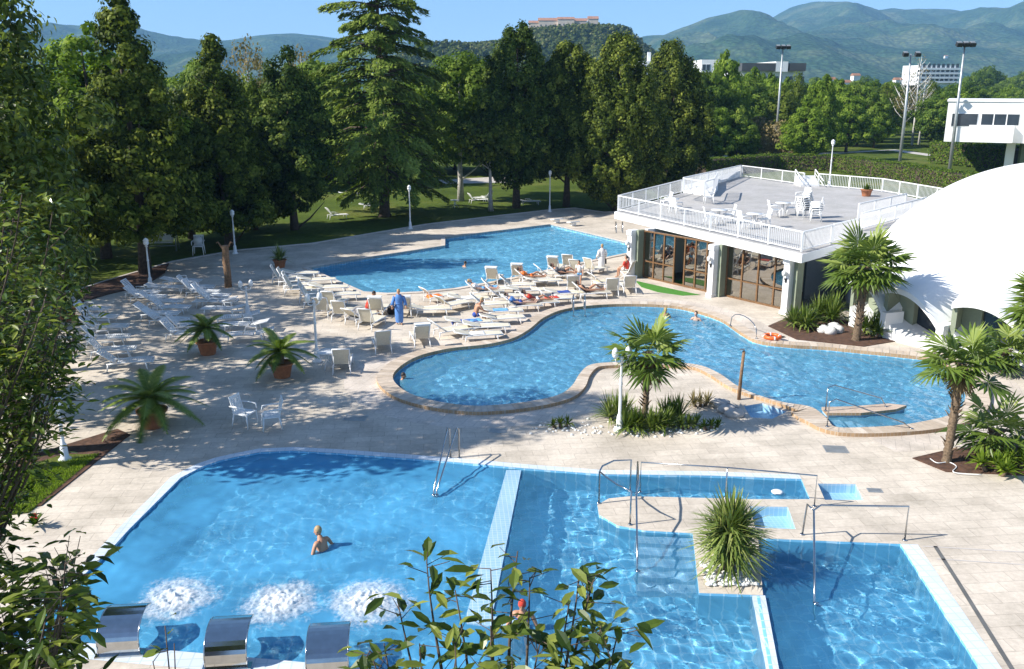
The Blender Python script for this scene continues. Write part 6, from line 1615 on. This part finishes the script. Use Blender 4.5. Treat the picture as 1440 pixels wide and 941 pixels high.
for px,py,rz,lab,sk,hr,cl,kn in [(744,400,8,'reclining sunbather wearing orange, near the far pool edge','skin','hair_dark',[('shirt','cl_orange','shirt'),('shorts','cl_orange','trunks')],.2),(752,434,12,'reclining sunbather wearing red, nearer the lagoon','skin','hair_dark',[('shirt','cl_red','shirt'),('shorts','cl_white','trunks')],.15),(728,438,10,'reclining sunbather wearing blue, left of the red-clad one','skin_pale','hair_dark',[('shirt','cl_blue','shirt'),('shorts','cl_navy','trunks')],.1),(790,394,8,'reclining sunbather in dark clothes in front of a hooded lounger','skin','hair_dark',[('shirt','cl_grey','shirt'),('shorts','cl_black','trunks')],.22),(826,420,14,'reclining sunbather in a dark swimsuit beside the pool ladder','skin','hair_dark',[('swimsuit','cl_black','suit')],.25),(676,418,10,'pale sunbather lying in a white shirt at the far pool edge','skin_pale','hair_fair',[('shirt','cl_white','shirt'),('shorts','cl_sky','trunks')],.0)]:
    person(lab,G(px,py),R(rz),recline_pose(40,kn),sk,hr,(1,0,.3),cl)
person('person sitting on the striped chair at the pavilion corner, dressed in red and white',G(880,391),R(60),sit_pose(.0,.56),'skin','hair_dark',(0,1,0),[('shirt','cl_red','shirt'),('shorts','cl_white','trunks')])
person('small standing figure in a white shirt among loungers left of the white robe',G(815,402),R(150),stand_pose(.05,.1,.02),'skin','hair_dark',(0,1,-.4),[('shirt','cl_white','shirt'),('shorts','cl_sky','trunks')],None,.86)
person('person in swimwear crouched beside the leftmost white-shaded lounger, seen in profile',G(518,445),R(-80),sit_pose(.2),'skin','hair_dark',(0,1,-.2),[('swimsuit','cl_red','suit')])
SW='bathers in the pools'
person('lone bather standing waist-deep in the bubbling pool, fair hair, seen from the side',(*G(455,772,-.045)[:2],-1.22),R(55),stand_pose(.30,.12,.02),'skin','hair_fair',(-.4,1,0),[('swimsuit','cl_black','trunks')],SW)
person('bather in a red cap behind the glossy shrub at the pool wall',(*G(735,884,-.045)[:2],-1.05),R(170),stand_pose(.15,.05),'skin','hair_fair',(0,1,0),[('swimsuit','cl_navy','suit')],SW,1.0,None,0,'cl_red')
person('bather close to the left end of the lagoon, only the dark head above water',(*G(563,533,-.04)[:2],-1.52),R(-90),stand_pose(.2,.1),'skin','hair_dark',(0,1,0),[('swimsuit','cl_black','trunks')],SW)
person('bather at the far lagoon edge, fair-skinned, left one of the pair',(*G(935,446,-.04)[:2],-1.27),R(180),stand_pose(.2,.05),'skin','hair_fair',(0,1,0),[('swimsuit','cl_white','suit')],SW)
person('bather at the far lagoon edge with dark hair, right one of the pair',(*G(979,450,-.04)[:2],-1.33),R(150),stand_pose(.2,.05),'skin_pale','hair_dark',(0,1,0),[('swimsuit','cl_black','trunks')],SW)
person('lone swimmer in the far pool, head and shoulders above water',(*G(652,375,-.16)[:2],-1.55),R(-60),stand_pose(.3,.1),'skin','hair_dark',(0,1,0),[('swimsuit','cl_black','trunks')],SW)
# bags on the deck
for px,py,mt,lab in [(552,442,'cl_black','black beach bag on the deck beside the blue-robed person'),(843,414,'cl_grey','grey beach bag under the lounger right of the pool ladder')]:
    t=thing('beach_bag',lab,'bag',G(px,py)); m=MB(); m.lathe([(.22,0),(.27,.1),(.25,.34),(.20,.40),(.03,.38)],12,(0,0,0),0,True,1,.55); m.build('bag',M[mt],t); m=MB(); m.tube([(-.15,0,.38),(-.1,0,.55),(.1,0,.55),(.15,0,.38)],.014,6); m.build('handle',M[mt],t)
# protos that were never placed would sit at the origin
for K in list(kinds.values())+list(WL.values())+list(CL.values())+[HL,AC,TB]:
    if not K.used:
        for ch in list(K.root.children_recursive): bpy.data.objects.remove(ch)
        bpy.data.objects.remove(K.root)
# ================================================================== AIR, LIGHT, CAMERA
def haze_box(x0,x1,y0,y1,z0,z1,dens,col):
    m=MB(); m.box(((x0+x1)/2,(y0+y1)/2,(z0+z1)/2),(x1-x0,y1-y0,z1-z0)); mt,nt=new_mat('haze')
    v=N(nt,'ShaderNodeVolumePrincipled'); v.inputs['Density'].default_value=dens; v.inputs['Color'].default_value=c4(col); v.inputs['Anisotropy'].default_value=0.0
    o=nt.nodes.new('ShaderNodeOutputMaterial'); nt.links.new(v.outputs[0],o.inputs['Volume'])
    ob=m.build('haze',mt); ob['kind']='stuff'; ob['label']='thin blue air haze over the far hills'; return ob
haze_box(-7000,7000,-80,7200,-6,760,1.15e-4,(.34,.63,1.0))
SUN_AZ=R(14); SUN_EL=R(37)
w=bpy.data.worlds.new('World'); scene.world=w; w.use_nodes=True; nt=w.node_tree; nt.nodes.clear()
sky=nt.nodes.new('ShaderNodeTexSky'); sky.sky_type='NISHITA'; sky.sun_disc=False; sky.sun_elevation=SUN_EL; sky.sun_rotation=R(256); sky.altitude=0; sky.air_density=1.0; sky.dust_density=.25; sky.ozone_density=3.5
tcw=nt.nodes.new('ShaderNodeTexCoord'); vm=nt.nodes.new('ShaderNodeVectorMath'); vm.operation='ADD'; vm.inputs[1].default_value=(0,0,.10); nt.links.new(tcw.outputs['Generated'],vm.inputs[0]); nt.links.new(vm.outputs[0],sky.inputs[0])
bg=nt.nodes.new('ShaderNodeBackground'); bg.inputs['Strength'].default_value=.10
wo=nt.nodes.new('ShaderNodeOutputWorld'); nt.links.new(sky.outputs[0],bg.inputs[0]); nt.links.new(bg.outputs[0],wo.inputs[0])
sd=bpy.data.lights.new('sun','SUN'); sd.energy=4.2; sd.angle=R(.53); sd.color=(1,.955,.88); sd.cycles.is_caustics_light=True; so=bpy.data.objects.new('sun',sd); COL.objects.link(so)
dv=Vector((math.cos(SUN_AZ)*math.cos(SUN_EL),math.sin(SUN_AZ)*math.cos(SUN_EL),-math.sin(SUN_EL))); so.rotation_euler=dv.to_track_quat('-Z','Y').to_euler(); so.location=(-20,-10,40)
cd=bpy.data.cameras.new('camera'); cam=bpy.data.objects.new('camera',cd); COL.objects.link(cam); cd.sensor_width=36; cd.lens=36*FOC/1440; cd.clip_start=.1; cd.clip_end=20000
cam.location=(0,0,CAM_H); cam.rotation_euler=(PI/2-PITCH,0,0); scene.camera=cam
scene.view_settings.view_transform='Standard'; scene.view_settings.look='None'; scene.view_settings.gamma=1; scene.view_settings.exposure=1.0; scene.view_settings.use_curve_mapping=False
cy=scene.cycles; cy.max_bounces=10; cy.transparent_max_bounces=24; cy.volume_bounces=1; cy.diffuse_bounces=3; cy.glossy_bounces=3; cy.caustics_reflective=False; cy.caustics_refractive=True; cy.sample_clamp_indirect=6; cy.use_denoising=True

for o in bpy.data.objects:
    if o.type=='MESH' and (o.name.split('.')[0] in ('pool_wall','pool_steps','tiled_face','steps') or (o.parent and o.parent.name.startswith('person'))): o.cycles.is_caustics_receiver=True
